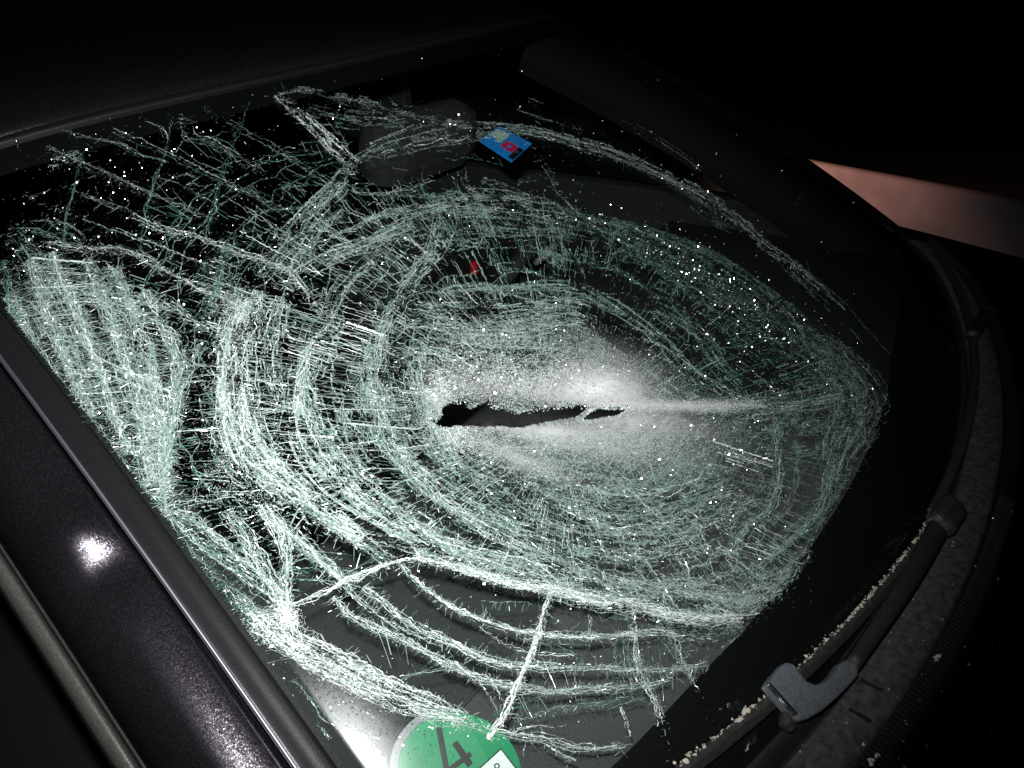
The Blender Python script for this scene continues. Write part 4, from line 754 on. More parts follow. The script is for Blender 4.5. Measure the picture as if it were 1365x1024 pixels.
for a0, a1, b0, b1, n, w, t in STRIAE:
    a0, a1, b0, b1 = [np.array(v) / 1e4 for v in (a0, a1, b0, b1)]
    for k in range(n):
        x = (k + rng.uniform(-.35, .35)) / max(1, n - 1); x2 = x + rng.normal(0, .02); p = a0 + (a1 - a0) * x; q = b0 + (b1 - b0) * x2; L = np.linalg.norm(q - p)
        u0, u1 = sorted(np.clip([rng.normal(.05, .18), rng.normal(.95, .18)], -.15, 1.2)); m = max(3, int((u1 - u0) * L / .003)); s = np.linspace(u0, u1, m + 1)[:, None]
        X = p + (q - p) * s + np.column_stack([snoise(m + 1, 6), snoise(m + 1, 6)]) * .0005
        F.add(X[:-1], X[1:], w * .0008 * rng.lognormal(-.1, .5) * rng.lognormal(0, .2, m), -.0005 - .003 * rng.random(), rng.normal(0, .5) + rng.normal(0, .12, m), t + rng.normal(0, .2))
tag(F.build('hairline_cracks', M['crack'], pane_root, keep=True, kind='stuff'), 'fine straight hairline cracks between the rings')
# fine white dust caked on the pane about the tear
gu = np.arange(hub[0] - .26, hub[0] + .20, .0022); gv = np.arange(hub[1] - .15, hub[1] + .16, .0022); DU = np.array([(u, v) for v in gv for u in gu]); dens = np.zeros(len(DU))
for cx, cy, sx, sy, an, k in DUST:
    x, y = DU[:, 0] - cx / 1e4, DU[:, 1] - cy / 1e4; c, s = math.cos(an), math.sin(an); a_, b2 = (x * c + y * s) / (sx / 1e4), (-x * s + y * c) / (sy / 1e4); dens += k * np.exp(-(a_ * a_ + b2 * b2) / 2)
rad_ = np.arctan2(DU[:, 1] - hub[1], DU[:, 0] - hub[0]); rr_ = np.hypot(DU[:, 0] - hub[0], DU[:, 1] - hub[1])
dens *= .72 + .28 * vnoise(rad_ * 14 + 9, rr_ / .03) + .25 * (vnoise(DU[:, 0] / .009, DU[:, 1] / .006) - .5); dens *= .8 + .4 * rng.random(len(DU))
nu_ = len(gu); fq = [(r * nu_ + q, r * nu_ + q + 1, (r + 1) * nu_ + q + 1, (r + 1) * nu_ + q) for r in range(len(gv) - 1) for q in range(nu_ - 1)]
fc = np.array([DU[list(f)].mean(0) for f in fq]); dm = np.array([dens[list(f)].max() for f in fq]); okf = (dm > .02) & (np.abs(fc[:, 0]) < US * .97)
for tt in TEARS:
    okf &= ~poly_in(fc, tt); okf &= np.min(np.linalg.norm(fc[:, None] - np.array(jag(tt, 0, 3))[None], axis=2), axis=1) > .0016
film = obj('dust_film', UV(DU) + UVN(DU) * .0006, [f for f, o_ in zip(fq, okf) if o_], None, pane_root, True)
at = film.data.attributes.new('dust', 'FLOAT', 'POINT'); at.data.foreach_set('value', np.clip(dens * .55, 0, .9).astype(np.float32))
def dust_mat():
    m = bpy.data.materials.new('white_glass_dust'); m.use_nodes = True; nt = m.node_tree
    nt.nodes.remove(nt.nodes['Principled BSDF']); out = nt.nodes['Material Output']; a = nd(m, 'ShaderNodeAttribute'); a.attribute_name = 'dust'
    d = nd(m, 'ShaderNodeBsdfDiffuse'); d.inputs[0].default_value = (.50, .525, .515, 1); tr = nd(m, 'ShaderNodeBsdfTransparent'); mx = nd(m, 'ShaderNodeMixShader')
    lk(m, a.outputs['Fac'], mx.inputs[0]); lk(m, tr.outputs[0], mx.inputs[1]); lk(m, d.outputs[0], mx.inputs[2]); lk(m, mx.outputs[0], out.inputs['Surface']); return m
film.data.materials.append(dust_mat()); film['kind'] = 'stuff'
F = Frac()
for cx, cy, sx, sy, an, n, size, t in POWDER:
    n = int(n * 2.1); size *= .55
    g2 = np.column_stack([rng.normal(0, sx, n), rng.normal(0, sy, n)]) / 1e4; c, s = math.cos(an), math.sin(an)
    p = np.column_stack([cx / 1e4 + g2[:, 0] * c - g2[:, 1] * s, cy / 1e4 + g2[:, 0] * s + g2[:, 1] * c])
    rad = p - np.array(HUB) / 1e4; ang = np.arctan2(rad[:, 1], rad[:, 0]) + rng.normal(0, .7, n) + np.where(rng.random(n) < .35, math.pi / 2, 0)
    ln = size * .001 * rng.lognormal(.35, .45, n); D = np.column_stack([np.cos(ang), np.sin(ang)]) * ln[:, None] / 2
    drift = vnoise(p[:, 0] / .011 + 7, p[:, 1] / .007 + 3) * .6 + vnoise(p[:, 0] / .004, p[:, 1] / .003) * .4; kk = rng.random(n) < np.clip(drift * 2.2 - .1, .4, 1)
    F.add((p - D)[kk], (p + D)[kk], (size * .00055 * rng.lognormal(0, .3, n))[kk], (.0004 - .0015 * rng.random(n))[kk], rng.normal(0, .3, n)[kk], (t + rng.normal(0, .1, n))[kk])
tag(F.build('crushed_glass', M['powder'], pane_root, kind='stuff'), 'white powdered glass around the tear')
BEADS = []
F = Frac()
for cx, cy, sx, sy, an, n, size in GLINTS:
    n = int(n * 9); size *= .5
    g2 = np.column_stack([rng.normal(0, sx, n), rng.normal(0, sy, n)]) / 1e4; c, s = math.cos(an), math.sin(an)
    p = np.column_stack([cx / 1e4 + g2[:, 0] * c - g2[:, 1] * s, cy / 1e4 + g2[:, 0] * s + g2[:, 1] * c])
    ang = rng.uniform(0, 6.28, n); ln = size * .001 * rng.lognormal(.1, .4, n); D = np.column_stack([np.cos(ang), np.sin(ang)]) * ln[:, None] / 2
    F.add(p - D, p + D, ln * rng.uniform(.5, 1, n), .0008, rng.uniform(-1.3, 1.3, n), .9)
    nb = int(n * .005); BEADS.append(p[:nb])
# a thin scatter over the whole pane
BEADS.append(np.column_stack([rng.uniform(-.9 * US, .95 * US, 110), rng.uniform(.12 * VS, .97 * VS, 110)])); BEADS.append(np.array(STARS) / 1e4)
n = 500; p = np.column_stack([rng.uniform(-.95 * US, .97 * US, n), rng.uniform(.05 * VS, .98 * VS, n)]); D = rng.normal(0, .0004, (n, 2))
F.add(p - D, p + D, .0007, .0008, rng.normal(0, .5, n), .9)
tag(F.build('glass_splinters', M['glint'], pane_root, keep=True, kind='stuff', tiltsd=.3), 'tiny glittering glass splinters')
# metallic beads added to the pane as sparkles of the flash
BP = np.vstack(BEADS); bok = np.interp(BP[:, 0], FRIT[:, 0], FRIT[:, 1]) < BP[:, 1]
for tt in TEARS: bok &= ~poly_in(BP, tt)
BP = BP[bok]; BX = UV(BP); BN = UVN(BP); V, Fc = [], []; nu, nv = 8, 5
sph = np.array([(math.sin(math.pi * j / nv) * math.cos(2 * math.pi * i / nu), math.sin(math.pi * j / nv) * math.sin(2 * math.pi * i / nu), math.cos(math.pi * j / nv)) for j in range(nv + 1) for i in range(nu)])
for k in range(len(BP)):
    r = 00.00034 * rng.lognormal(0, .4) * (3.0 if k >= len(BP) - len(STARS) else 1); k0 = len(V) * 48; V.append(BX[k] + BN[k] * r * .6 + sph * r * rng.uniform(.75, 1.25, 3))
    Fc += [(k0 + j * nu + i, k0 + j * nu + (i + 1) % nu, k0 + (j + 1) * nu + (i + 1) % nu, k0 + (j + 1) * nu + i) for j in range(nv) for i in range(nu)]
M['bead'] = mat('sparkle_metal', (0.9, 0.92, 0.92), 0.25, 1.0, 1.0)
tag(obj('sparkle_beads', np.vstack(V), Fc, M['bead'], pane_root, True), 'metallic beads added as sparkles on the broken glass', kind='stuff')
# crushed rim of the tear
F = Frac()
for t in TEARS:
    base = np.array(t); n = 900; k = rng.integers(0, len(base), n); q = base[k] + (base[(k + 1) % len(base)] - base[k]) * rng.random((n, 1)); c = base.mean(0); o = q - c; o /= np.linalg.norm(o, axis=1, keepdims=True)
    clump = vnoise(q[:, 0] / .006, q[:, 1] / .006); kk = rng.random(n) < clump * 1.3; q = q[kk]; o = o[kk]; n = len(q)
    p = q + o * rng.exponential(.0006, (n, 1)); D = rng.normal(0, .0005, (n, 2))
    F.add(p - D, p + D, .0005 * rng.lognormal(0, .5, n), .0006 - .006 * rng.random(n), rng.normal(0, .9, n), .65 + rng.normal(0, .15, n))
tag(F.build('tear_rim', M['powder'], pane_root, keep=True, kind='stuff'), 'crumbled white rim of the long tear')
print('facets', Frac.total)

# black ceramic band under the lower edge and along the pillars
def strip_uv(name, inner, outer_, off, m, parent):
    return loft(name, [UV(np.array(inner)) + UVN(np.array(inner)) * off, UV(np.array(outer_)) + UVN(np.array(outer_)) * off], m, parent)
us = np.linspace(-US * .985, US * .985, 90)
rows = []
for k in np.linspace(0, 1, 8):
    q = np.column_stack([us, -.01 + (np.interp(us, FRIT[:, 0], FRIT[:, 1]) + .01) * k]); rows.append(UV(q) + UVN(q) * -.0065)
loft('ceramic_band', rows, M['frit'], pane_root)
for sg in (1, -1):
    tv = np.linspace(0, 1, 40) * VS; rows = []
    for k in (0.0, .5, 1.0):
        q = np.column_stack([np.full(40, sg * US) * (.968 + .034 * k) + (rng.normal(0, .0008, 40) if k == 0 else 0), tv]); rows.append(UV(q) + UVN(q) * -.0068)
    loft('ceramic_band', rows, M['frit'], pane_root)
q0 = [np.column_stack([us, np.full(90, VS * (.955 + .05 * k))]) for k in (0, .5, 1)]
loft('ceramic_band', [UV(q) + UVN(q) * -.0066 for q in q0], M['frit'], pane_root)

# ---- stickers behind the glass (printed discs and labels seen through the pane)
def flat_on_glass(name, outline, off, m, parent, thick=.0003):
    q = np.array(outline); v0 = UV(q) + UVN(q) * off; v1 = v0 - UVN(q) * thick; k = len(q)
    f = [tuple(range(k)), tuple(range(2 * k - 1, k - 1, -1))] + [(i, (i + 1) % k, k + (i + 1) % k, k + i) for i in range(k)]
    return recalc(obj(name, np.vstack([v0, v1]), f, m, parent))
M['green'] = grain(mat('green_print', (0.0, 0.22, 0.085), 0.5), 900, 0.9, 1.1); M['black_print'] = mat('black_print', (0.006, 0.006, 0.006), 0.5)
M['white_print'] = grain(mat('white_print', (0.75, 0.78, 0.76), 0.5), 500, .9, 1.05); M['clear_film'] = glass_mat('clear_film', (0.85, 0.87, 0.87), 0.15)
M['film_white'] = grain(mat('hazy_film', (0.20, 0.20, 0.215), 0.5), 500, .8, 1.1)
M['blue'] = grain(mat('blue_print', (0.008, 0.20, 0.60), 0.5), 600, .8, 1.1); M['red_print'] = grain(mat('red_print', (0.50, 0.01, 0.07), 0.5), 600, .8, 1.1)
M['pale_print'] = grain(mat('pale_green_print', (0.38, 0.52, 0.40), 0.5), 300, .7, 1.1); M['yellow_print'] = mat('yellow_print', (.7, .6, .2), .5)
sc_, ex, ey = STK_C, STK_X, STK_Y            # centre and the sticker's own axes on the glass, per metre
def sk(x, y): return sc_ + ex * x + ey * y
def disc(r, n=48, a0=0): return [sk(.80 * r * math.cos(2 * math.pi * k / n + a0), r * math.sin(2 * math.pi * k / n + a0)) for k in range(n)]
emis = bpy.data.objects.new('emission_sticker', None); col.objects.link(emis); emis.parent = car
tag(emis, 'round green sticker with a black 4 in the near lower corner of the glass')
flat_on_glass('green_disc', disc(.0378), -.0056, M['green'], emis)
ring = [sk(.80 * .0379 * math.cos(a), .0379 * math.sin(a)) for a in np.linspace(.2, 2.0, 30)] + [sk(.80 * .0428 * math.cos(a), .0428 * math.sin(a)) for a in np.linspace(2.0, .2, 30)]
flat_on_glass('clear_margin', ring, -.0057, M['film_white'], emis)
for q in DIGIT: flat_on_glass('digit_stroke', [sk(*p) for p in q], -.00545, M['black_print'], emis)
flat_on_glass('plate_field', [sk(*p) for p in FIELD], -.00545, M['white_print'], emis)
flat_on_glass('plate_field_rim', [sk(*p) for p in FIELD_RIM], -.0055, M['black_print'], emis)
for c in FIELD_MARK: flat_on_glass('plate_letter', [sk(*p) for p in c], -.0053, M['black_print'], emis)
flat_on_glass('seal_mark', [sk(-.004 + .006 * math.cos(k), -.022 + .006 * math.sin(k)) for k in np.linspace(0, 6.0, 14)], -.00545, M['yellow_print'], emis)
toll = bpy.data.objects.new('toll_sticker', None); col.objects.link(toll); toll.parent = car
tag(toll, 'small blue sticker with red and pale fields high in the middle of the glass')
v0, v1, v2, v3 = [np.array(v) for v in VIG]     # left, top, right, bottom
def vq(a, b): return v0 * (1 - a) * (1 - b) + v1 * (1 - a) * b + v2 * a * b + v3 * a * (1 - b)     # a: left->right(lower) b: towards the top edge
def quad(a0, b0, a1, b1): return [vq(a0, b0), vq(a1, b0), vq(a1, b1), vq(a0, b1)]
flat_on_glass('blue_ground', quad(0, 0, 1, 1), -.0056, M['blue'], toll)
flat_on_glass('red_field', quad(.46, .30, .82, .62), -.0054, M['red_print'], toll)
flat_on_glass('pale_field', quad(.03, .46, .40, .86), -.0054, M['pale_print'], toll)
flat_on_glass('pale_mark', [vq(.26, .34), vq(.42, .44), vq(.34, .52)], -.0054, M['pale_print'], toll)
flat_on_glass('dark_field', quad(.83, .10, .98, .62), -.0054, M['black_print'], toll)
flat_on_glass('red_field_slot', quad(.58, .42, .70, .5), -.0052, M['blue'], toll)

# ---- near pillar: moulding, painted pillar, door trim, side window
def frame(sg, t):
    X = ST(np.array([sg * 1.0]), np.array([t]))[0]; T = unit(ST(np.array([sg * 1.0]), np.array([t + .004]))[0] - ST(np.array([sg * 1.0]), np.array([t - .004]))[0])
    q = np.array([[sg * US * .985, min(max(t, .02), .98) * VS]]); Nn = UVN(q)[0]; Nn = unit(Nn - T * (Nn @ T)); O = np.cross(T, Nn); O = O if O[0] * sg > 0 else -O
    return X, T, Nn, O
def sweep(name, prof, m, parent, sg=1, t0=-.3, t1=1.02, n=60, bump=None, smooth=True):
    rows = []
    for t in np.linspace(t0, t1, n):
        X, T, Nn, O = frame(sg, t); r = []
        for i, (o, h) in enumerate(prof):
            p = X + O * o * .001 + Nn * h * .001
            if bump:
                p = p + bump(t, o, O, Nn)
            r.append(p)
        rows.append(r)
    return loft(name, rows, m, parent, smooth)
def fine(prof, k=5):
    P = np.array(prof, float); Q = np.vstack([2 * P[0] - P[1], P, 2 * P[-1] - P[-2]]); out = []
    for i in range(1, len(Q) - 2):
        p0, p1, p2, p3 = Q[i - 1:i + 3]
        for t in np.linspace(0, 1, k, endpoint=False): out.append(tuple(.5 * (2 * p1 + (p2 - p0) * t + (2 * p0 - 5 * p1 + 4 * p2 - p3) * t * t + (3 * p1 - p0 - 3 * p2 + p3) * t ** 3)))
    return out + [tuple(P[-1])]
pillar = bpy.data.objects.new('windscreen_pillar', None); col.objects.link(pillar); pillar.parent = car
tag(pillar, 'charcoal metallic windscreen pillar on the near side, lit by the flash')
MOULD = [(0.5, -7), (1.5, -1), (5, 1.0), (11, 2.6), (16, 4.4), (18.5, 5.0), (20.5, 4.2), (21.8, 1), (22.3, -7)]
PAINT = [(23.2, -10), (24, -4), (27, -1), (36, 1.6), (47, 3), (58, 2.2), (70, -3), (82, -14), (91, -29), (96, -46), (98, -56)]
def highlight_bump(t, o, O, Nn):
    """a shallow bump shaped to bring the flash highlight onto the panel"""
    x = (t - .465) * .80
    return Nn * (.42 * x * math.exp(-x * x / (2 * .021 ** 2)) * math.exp(-((o - 47) / 26.0) ** 2))
sweep('moulding', fine(MOULD), M['moulding'], pillar)
sweep('moulding_highlight', fine([(18.6, 5.05), (19.6, 5.7), (20.8, 4.9), (21.6, 2.6)], 4), M['highlight_metal'], pillar)  # bright strip standing in for the highlight line along the moulding
sweep('painted_panel', fine(PAINT, 8), M['paint'], pillar, n=160, bump=highlight_bump)  # panel carries an added bump that sets where its highlight falls
sweep('door_seal', fine([(98.5, -55), (99, -62), (102, -66)]), M['rubber'], pillar)
sweep('window_trim', fine([(99.5, -57), (101, -53), (106, -53.5), (111, -59), (113, -67), (112.5, -72)]), M['trim'], pillar)
sweep('side_window', [(108, -71), (112, -120), (116, -220), (118, -420)], M['side_glass'], pillar)
sweep('trim_highlight', fine([(111.2, -60), (113.2, -61.5), (114, -65), (113.4, -68)], 4), M['highlight_trim'], pillar)  # bright strip in place of the specular line on the trim


# far pillar, roof, bonnet, wings
farp = bpy.data.objects.new('windscreen_pillar', None); col.objects.link(farp); farp.parent = car
tag(farp, 'unlit windscreen pillar on the far side of the car')
sweep('moulding', fine([(-1, -6), (1, 1.5), (8, 3.5), (15, 3), (18, -2)]), M['moulding'], farp, -1, -.02, 1.03)
sweep('painted_panel', fine([(18, -4), (20, 2), (34, 18), (56, 25), (78, 12), (90, -25)]), M['paint'], farp, -1, -.05, 1.03)
sweep('moulding_highlight', fine([(14, 3.4), (15.5, 4.2), (17, 3.4), (18, 1)], 4), M['highlight_metal'], farp, -1, -.02, 1.03)  # bright strip for the faint highlight along the far pillar
sweep('inner_trim', fine([(-8, -10), (-30, -16), (-46, -40), (-50, -80), (-30, -110)]), M['pillar_trim'], farp, -1, -.02, 1.03)
ss = np.linspace(-1.0, 1.0, 60); rows = []
top = ST(ss, np.ones(60))
def roof_row(o, h):
    """o behind the glass edge along the slope, h above it (mm)"""
    q = np.column_stack([ss * US, np.full(60, VS * .999)]); N = UVN(q); Tt = np.gradient(top, axis=0); Tt /= np.linalg.norm(Tt, axis=1, keepdims=True); O = np.cross(N, Tt); O *= np.where(O[:, 1:2] > 0, -1, 1)
    return top + O * o * .001 + N * h * .001
loft('roof_edge_seal', [roof_row(o, h) for o, h in fine([(-3, -3), (-1, 1.5), (3, 2.4), (7, 1.5), (8, -3)])], M['frit'], car)
rows = [roof_row(8.6, -5), roof_row(10, 0), roof_row(22, 3)] + [roof_row(22, 3) + np.array([0, -y, h]) for y, h in ((.05, .014), (.2, .03), (.5, .045), (.9, .04), (1.4, -.01))]
loft('roof', rows, M['paint'], car)
def edge_frame(s):
    s = np.atleast_1d(np.asarray(s, float)); E = ST(s, np.zeros_like(s)); D = ST(s + .01, np.zeros_like(s)) - ST(s - .01, np.zeros_like(s))
    F = np.column_stack([-D[:, 1], D[:, 0], np.zeros(len(s))]); F /= np.linalg.norm(F, axis=1, keepdims=True); E = E.copy(); E[:, 2] = E[:, 2] * .3
    return E, F
def along(name, prof, m, parent, s0=-1.0, s1=1.0, n=80, smooth=True):
    E, F = edge_frame(np.linspace(s0, s1, n))
    return loft(name, [E + F * d * .001 + np.array([0, 0, h * .001]) for d, h in prof], m, parent, smooth)
along('glass_edge_rubber', fine([(-3, -9), (-1, 2), (3, 3), (6, -3), (9, -16), (11, -17)]), M['rubber'], car)
cowl = along('cowl_panel', fine([(11, -18), (13, -11), (18, -8.5), (30, -7), (42, -9), (47, -12), (49, -20)]), M['cowl'], car)
seal = along('bonnet_seal', fine([(49, -20), (50, -9), (54, -4), (59, -4), (64, -9), (68, -18), (70, -34)]), M['rubber'], car)
rib_me = None
for i in range(90):                                     # moulded ribs of the seal
    E, F = edge_frame(.10 + .0068 * i); p = E[0] + F[0] * .0585; T = unit(np.cross(F[0], [0, 0, 1]))
    if rib_me is None:
        o = box('rib', (0, 0, -ZO), (.0014, .015, .0035), M['rubber'], seal); bevel(o, .0005); rib_me = o.data; first = o
    else:
        o = bpy.data.objects.new('rib', rib_me); col.objects.link(o); o.parent = seal
        md = o.modifiers.new('bevel', 'BEVEL'); md.width = .0005; md.segments = 2
    o.location = (p[0], p[1], p[2] + ZO - .0048); o.rotation_euler = (-.25, 0, math.atan2(F[0][1], F[0][0]) - math.pi / 2 + rng.normal(0, .05))
for i in (0, 1):                                        # joints of the cowl panel
    E, F = edge_frame(.535 + .045 * i); p = E[0] + F[0] * (.026 + .006 * i) + [0, 0, -.0066]
    box('joint_cover', p, (.003, .017, .0016), M['rubber'], cowl, ax=[unit(np.cross(F[0], [0, 0, 1])), F[0], (0, 0, 1)])
E, F = edge_frame(np.linspace(-1.0, 1.0, 80)); rows = []
for d, h in fine([(74, -75), (75, -48), (78, -36), (90, -31), (160, -34), (350, -60), (650, -125), (900, -240)]):
    r = E + F * min(d, 90) * .001 + np.array([0, max(0, d - 90) * .001, h * .001]); r[:, 0] = np.clip(r[:, 0], -.725, .725); rows.append(r)
loft('bonnet', rows, M['paint'], car)
for sg in (-1, 1):
    E, F = edge_frame(np.array([sg * 1.035])); e = E[0]; rows = []
    for y, z in ((-.20, .010), (-.08, -.006), (.036, -.023), (.2, -.048), (.35, -.085), (.7, -.15), (.9, -.26)):
        rows.append([(sg * .72, e[1] * 0 + y, z - .012), (sg * .745, y, z), (sg * .775, y, z - .012), (sg * .80, y, z - .06), (sg * .82, y, z - .25), (sg * .82, y, z - .5)])
    loft('wing', rows, M['paint'], car)

# wipers
def wiper(A, B, parent_label, body_w=.011, hb=.008):
    root = bpy.data.objects.new('wiper', None); col.objects.link(root); root.parent = car; tag(root, parent_label)
    q = np.array(A) + (np.array(B) - np.array(A)) * np.linspace(0, 1, 40)[:, None]; X = UV(np.column_stack([q[:, 0], np.maximum(q[:, 1], -.03)])); N = UVN(q); T = np.gradient(X, axis=0); T /= np.linalg.norm(T, axis=1, keepdims=True)
    S_ = np.cross(T, N); S_ /= np.linalg.norm(S_, axis=1, keepdims=True)
    def sec(pr): return [[X[i] + S_[i] * a * .001 + N[i] * h * .001 for a, h in pr] for i in range(40)]
    loft('rubber_lip', sec([(-.6, .5), (.6, .5), (1.6, 5), (3, 7), (-3, 7), (-1.6, 5)]), M['rubber'], root, False, True, True)
    w = body_w * 500
    loft('blade_spine', sec([(-w, 7.2), (w, 7.2), (w, 9.5), (w * .6, 12), (-w * .15, 15.5), (-w * .75, 12.5), (-w, 9.5)]), M['blade'], root, False, True, True)
    return root, X, N, S_
w1, WX, WN, WS = wiper(BLADE_A, BLADE_B, 'black wiper with blue-grey adapter along the lower edge, dusted with glass grains')
prism('adapter', ADAPT_OUT, -ADAPT_N * .011, M['adapter'], w1, .0022)
d = unit(CLIP_B - CLIP_A); sd_ = unit(np.cross(d, ADAPT_N))
box('metal_clip', (CLIP_A + CLIP_B) / 2 + ADAPT_N * .0005, (np.linalg.norm(CLIP_B - CLIP_A), .0022, .004), M['metal'], w1, [d, sd_, ADAPT_N], .0006)
d2 = unit(CAP_B - CAP_A); box('adapter_cap', (CAP_A + CAP_B) / 2, (np.linalg.norm(CAP_B - CAP_A), .013, .012), M['blade'], w1, [d2, unit(np.cross(d2, ADAPT_N)), ADAPT_N], .004)
rows = []
for k in np.linspace(0, 1, 24):
    p = ARM_A + (ARM_B - ARM_A) * k + ADAPT_N * (.008 * math.sin(math.pi * k)); t_ = unit(ARM_B - ARM_A); s_ = unit(np.cross(t_, ADAPT_N)); ww = .0055 + .004 * k; hh = .0045
    rows.append([p + s_ * a * ww + ADAPT_N * b * hh for a, b in ((-1, -1), (1, -1), (1, .4), (.5, 1), (-.5, 1), (-1, .4))])
loft('arm', rows, M['rubber'], w1, True, True, True)
box('pivot_cap', ARM_B + ADAPT_N * .003, (.045, .026, .022), M['blade'], w1, [t_, s_, ADAPT_N], .007)
w2, *_ = wiper(BLADE2_A, BLADE2_B, 'second wiper lying unlit along the far lower edge')
E, F = edge_frame(np.array([-.35])); p = E[0] + F[0] * .02 + [0, 0, .005]
q = UV(np.array([[BLADE2_A[0] * .45 + BLADE2_B[0] * .55, BLADE2_A[1] * .45 + BLADE2_B[1] * .55]]))[0] + [0, 0, .02]
rows = []
for k in np.linspace(0, 1, 12):
    c_ = q + (p + np.array([-.15, .0, .0]) - q) * k; rows.append([c_ + np.array([0, a * .008, b * .005]) for a, b in ((-1, -1), (1, -1), (1, 1), (-1, 1))])
loft('arm', rows, M['rubber'], w2, True, True, True); box('pivot_cap', p + np.array([-.15, 0, 0]), (.022, .022, .014), M['rubber'], w2, None, .005)

# glass grains lying on the first wiper's blade and about the cowl
def grain_mesh(name, centres, sizes, m, label=None, kind=None, group=None, cat=None):
    V, Fc = [], []
    base = np.array([(1, 1, 1), (1, -1, -1), (-1, 1, -1), (-1, -1, 1), (0, 0, 1.5), (1.3, 0, -.2), (-.2, -1.3, 0), (0, 1.2, .3)], float)
    faces = [(0, 5, 7), (0, 4, 5), (0, 7, 4), (5, 1, 7), (1, 5, 6), (5, 4, 3), (5, 3, 6), (4, 7, 2), (4, 2, 3), (7, 1, 2), (1, 6, 2), (6, 3, 2)]
    for c, s in zip(centres, sizes):
        A = np.linalg.qr(rng.normal(0, 1, (3, 3)))[0]; k = len(V); V += list((base * rng.uniform(.6, 1.1, (8, 1))) @ A * s / 2 * rng.uniform(.7, 1.2, 3) + c); Fc += [(a + k, b + k, d_ + k) for a, b, d_ in faces]
    o = obj(name, V, Fc, m); tag(o, label, cat, group, kind); return o
M['grain'] = mat('clear_broken_glass', (0.50, 0.47, 0.38), 0.15, 0, 0.8)
n = 620; i = np.clip((rng.random(26)[rng.integers(0, 26, n)] * 40 + rng.normal(0, 1.6, n)), 0, 39).astype(int); cl = rng.normal(0, 1.2, n)
pp = WX[i] + WS[i] * (-.0048 + .001 * cl[:, None]) * WSIGN + WN[i] * (.011 + .0015 * rng.random((n, 1))) + np.gradient(WX, axis=0)[i] * rng.random((n, 1))
grain_mesh('glass_grains', pp, rng.lognormal(0, .5, n) * .00095, M['grain'], 'gold-white glass grains strewn along the wiper blade', 'stuff')
n = 150; s = rng.uniform(.1, .8, n); E, F = edge_frame(s); dd = rng.uniform(.012, .11, n)
pp = E + F * dd[:, None] + np.column_stack([np.zeros(n), np.zeros(n), np.where(dd > .05, -.004, -.0072)])
grain_mesh('glass_dust', pp, rng.lognormal(0, .5, n) * .0008, M['grain'], 'fine glass dust sprinkled over the cowl and seal', 'stuff')
for k, (x, y, z, s, lab) in enumerate(CRUMBS):
    M['crumb'] = M.get('crumb') or mat('white_crushed_glass', (0.85, 0.87, 0.9), 0.35)
    c = np.array((x, y, z)); pts_ = c + rng.normal(0, s * .28, (4, 3)) * [1, 1, .3]
    grain_mesh('glass_crumb', pts_, [s * .8] * 4, M['crumb'], lab, None, 'glass crumbs on the bonnet edge', 'glass crumb')


# ---- interior seen through the glass and the tear
xs = np.linspace(-.69, .69, 50); rows = []
yb = np.array([ST(np.array([x / .7152]), np.array([0.0]))[0][1] for x in xs])
prof = [(0.0, -.012), (.05, -.022), (.2, -.026), (.5, -.028), (.8, -.032), (.94, -.038), (.98, -.046), (1.0, -.062), (1.0, -.10), (.97, -.18), (.95, -.35)]
for fy, z in prof:
    y = yb * (1 - fy) + DASH_Y * fy if fy > 0 else yb - .004
    rows.append(np.column_stack([xs, y, np.full(50, z) + .012 * np.exp(-((xs + .36) / .2) ** 2) * fy]))
dash = loft('dashboard', rows, M['dash'], car)
lid = [(.22, -.50), (.60, -.50), (.60, -.30), (.22, -.27)]
prism('airbag_lid', [(x, y, -.0275) for x, y in lid], (0, 0, .004), M['dash2'], dash, .002)
for k in range(3): box('defrost_slot', (.36 - .3 * k, -.075 - .02 * (k == 0), -.0185), (.22, .012, .004), M['rubber'], dash)
rows = []
for fy in np.linspace(0, 1, 12):
    xx = np.linspace(-.67, -.02, 30); yy = np.interp(xx, xs, yb) - .03; yy = yy * (1 - fy) + (DASH_Y - .02) * fy
    rows.append(np.column_stack([xx, yy, -.016 + .055 * np.exp(-((xx + .36) / .17) ** 4) * math.sin(min(1, fy * 1.15) * 2.4)]))
loft('dash_shade_cover', rows, M['dash_shade'], dash)  # dark cover added to keep the far dashboard as black as in shade
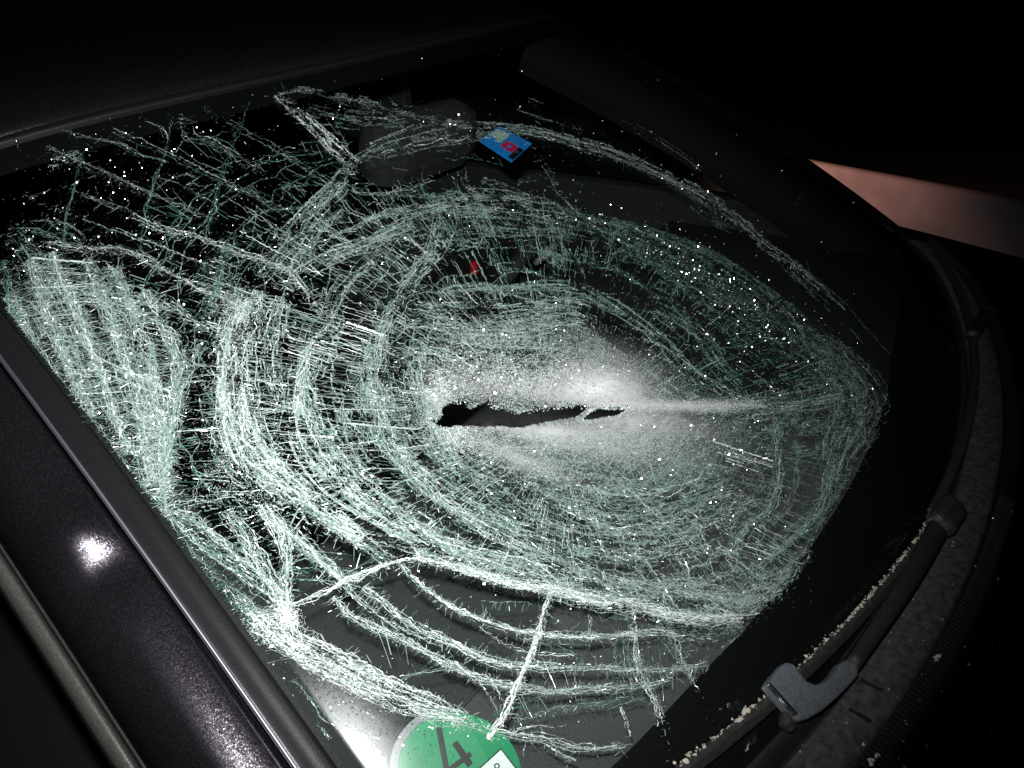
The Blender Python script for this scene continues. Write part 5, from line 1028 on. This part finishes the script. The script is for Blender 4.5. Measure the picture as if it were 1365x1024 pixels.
# driver's side: door, window, seat, steering wheel
door = bpy.data.objects.new('door', None); col.objects.link(door); door.parent = car
prism('door_panel', [(-.66, -.25, .0), (-.66, -.40, .042), (-.66, -1.25, .046), (-.66, -1.25, -.6), (-.66, -.25, -.6)], (-.05, 0, 0), M['dark'], door, .008)
prism('window_pane', [(-.69, -.42, .03), (-.69, -1.22, .04), (-.63, -1.2, .36), (-.61, -.75, .36)], (-.004, 0, 0), M['window'], door)
prism('middle_pillar', [(-.66, -1.22, .04), (-.66, -1.36, .04), (-.60, -1.36, .40), (-.60, -1.2, .40)], (-.03, 0, 0), M['dark'], door, .006)
seat = bpy.data.objects.new('seat', None); col.objects.link(seat); seat.parent = car
box('headrest', HEADREST, (.27, .10, .13), M['cloth'], seat, [unit((1, -.1, 0)), unit((.1, 1, -.25)), unit((0, .25, 1))], .045)
box('backrest', (HEADREST[0], HEADREST[1] - .02, HEADREST[2] - .40), (.46, .13, .56), M['dark'], seat, [(1, 0, 0), unit((0, 1, -.25)), unit((0, .25, 1))], .05)
box('cushion', (HEADREST[0], HEADREST[1] + .25, HEADREST[2] - .66), (.48, .5, .14), M['dark'], seat, None, .05)
sw = bpy.data.objects.new('steering_wheel', None); col.objects.link(sw); sw.parent = car
c = np.array((-.36, -.76, -.09)); ax = unit((0, -.85, .5)); e1 = np.array((1., 0, 0)); e2 = np.cross(ax, e1); rows = []
for k in range(49):
    a = 2 * math.pi * k / 48; r = e1 * math.cos(a) + e2 * math.sin(a); rows.append([c + r * .18 + (r * math.cos(b) + ax * math.sin(b)) * .014 for b in np.linspace(0, 2 * math.pi, 9)])
loft('rim', rows, M['dark'], sw); box('hub', c - ax * .02, (.17, .12, .05), M['dark'], sw, [e1, e2, ax], .02)
for sg in (-1, 1): box('spoke', c - ax * .012 + e1 * sg * .12, (.10, .035, .016), M['dark'], sw, [e1, e2, ax], .006)
p, q = np.array(STALK[0]), np.array(STALK[1]); d = unit(q - p)
box('column_stalk', (p + q) / 2, (np.linalg.norm(q - p), .014, .010), M['stalk'], sw, [d, unit(np.cross(d, (0, 0, 1))), np.cross(d, unit(np.cross(d, (0, 0, 1))))], .004)
box('red_tag', RED, (.012, .014, .026), M['red'], sw, None, .004)
box('cabin_floor', (0, -1.0, -.62), (1.36, 1.6, .04), M['dark'], car)
box('headliner', (0, -1.4, .335), (1.0, 1.1, .012), M['dark'], car)
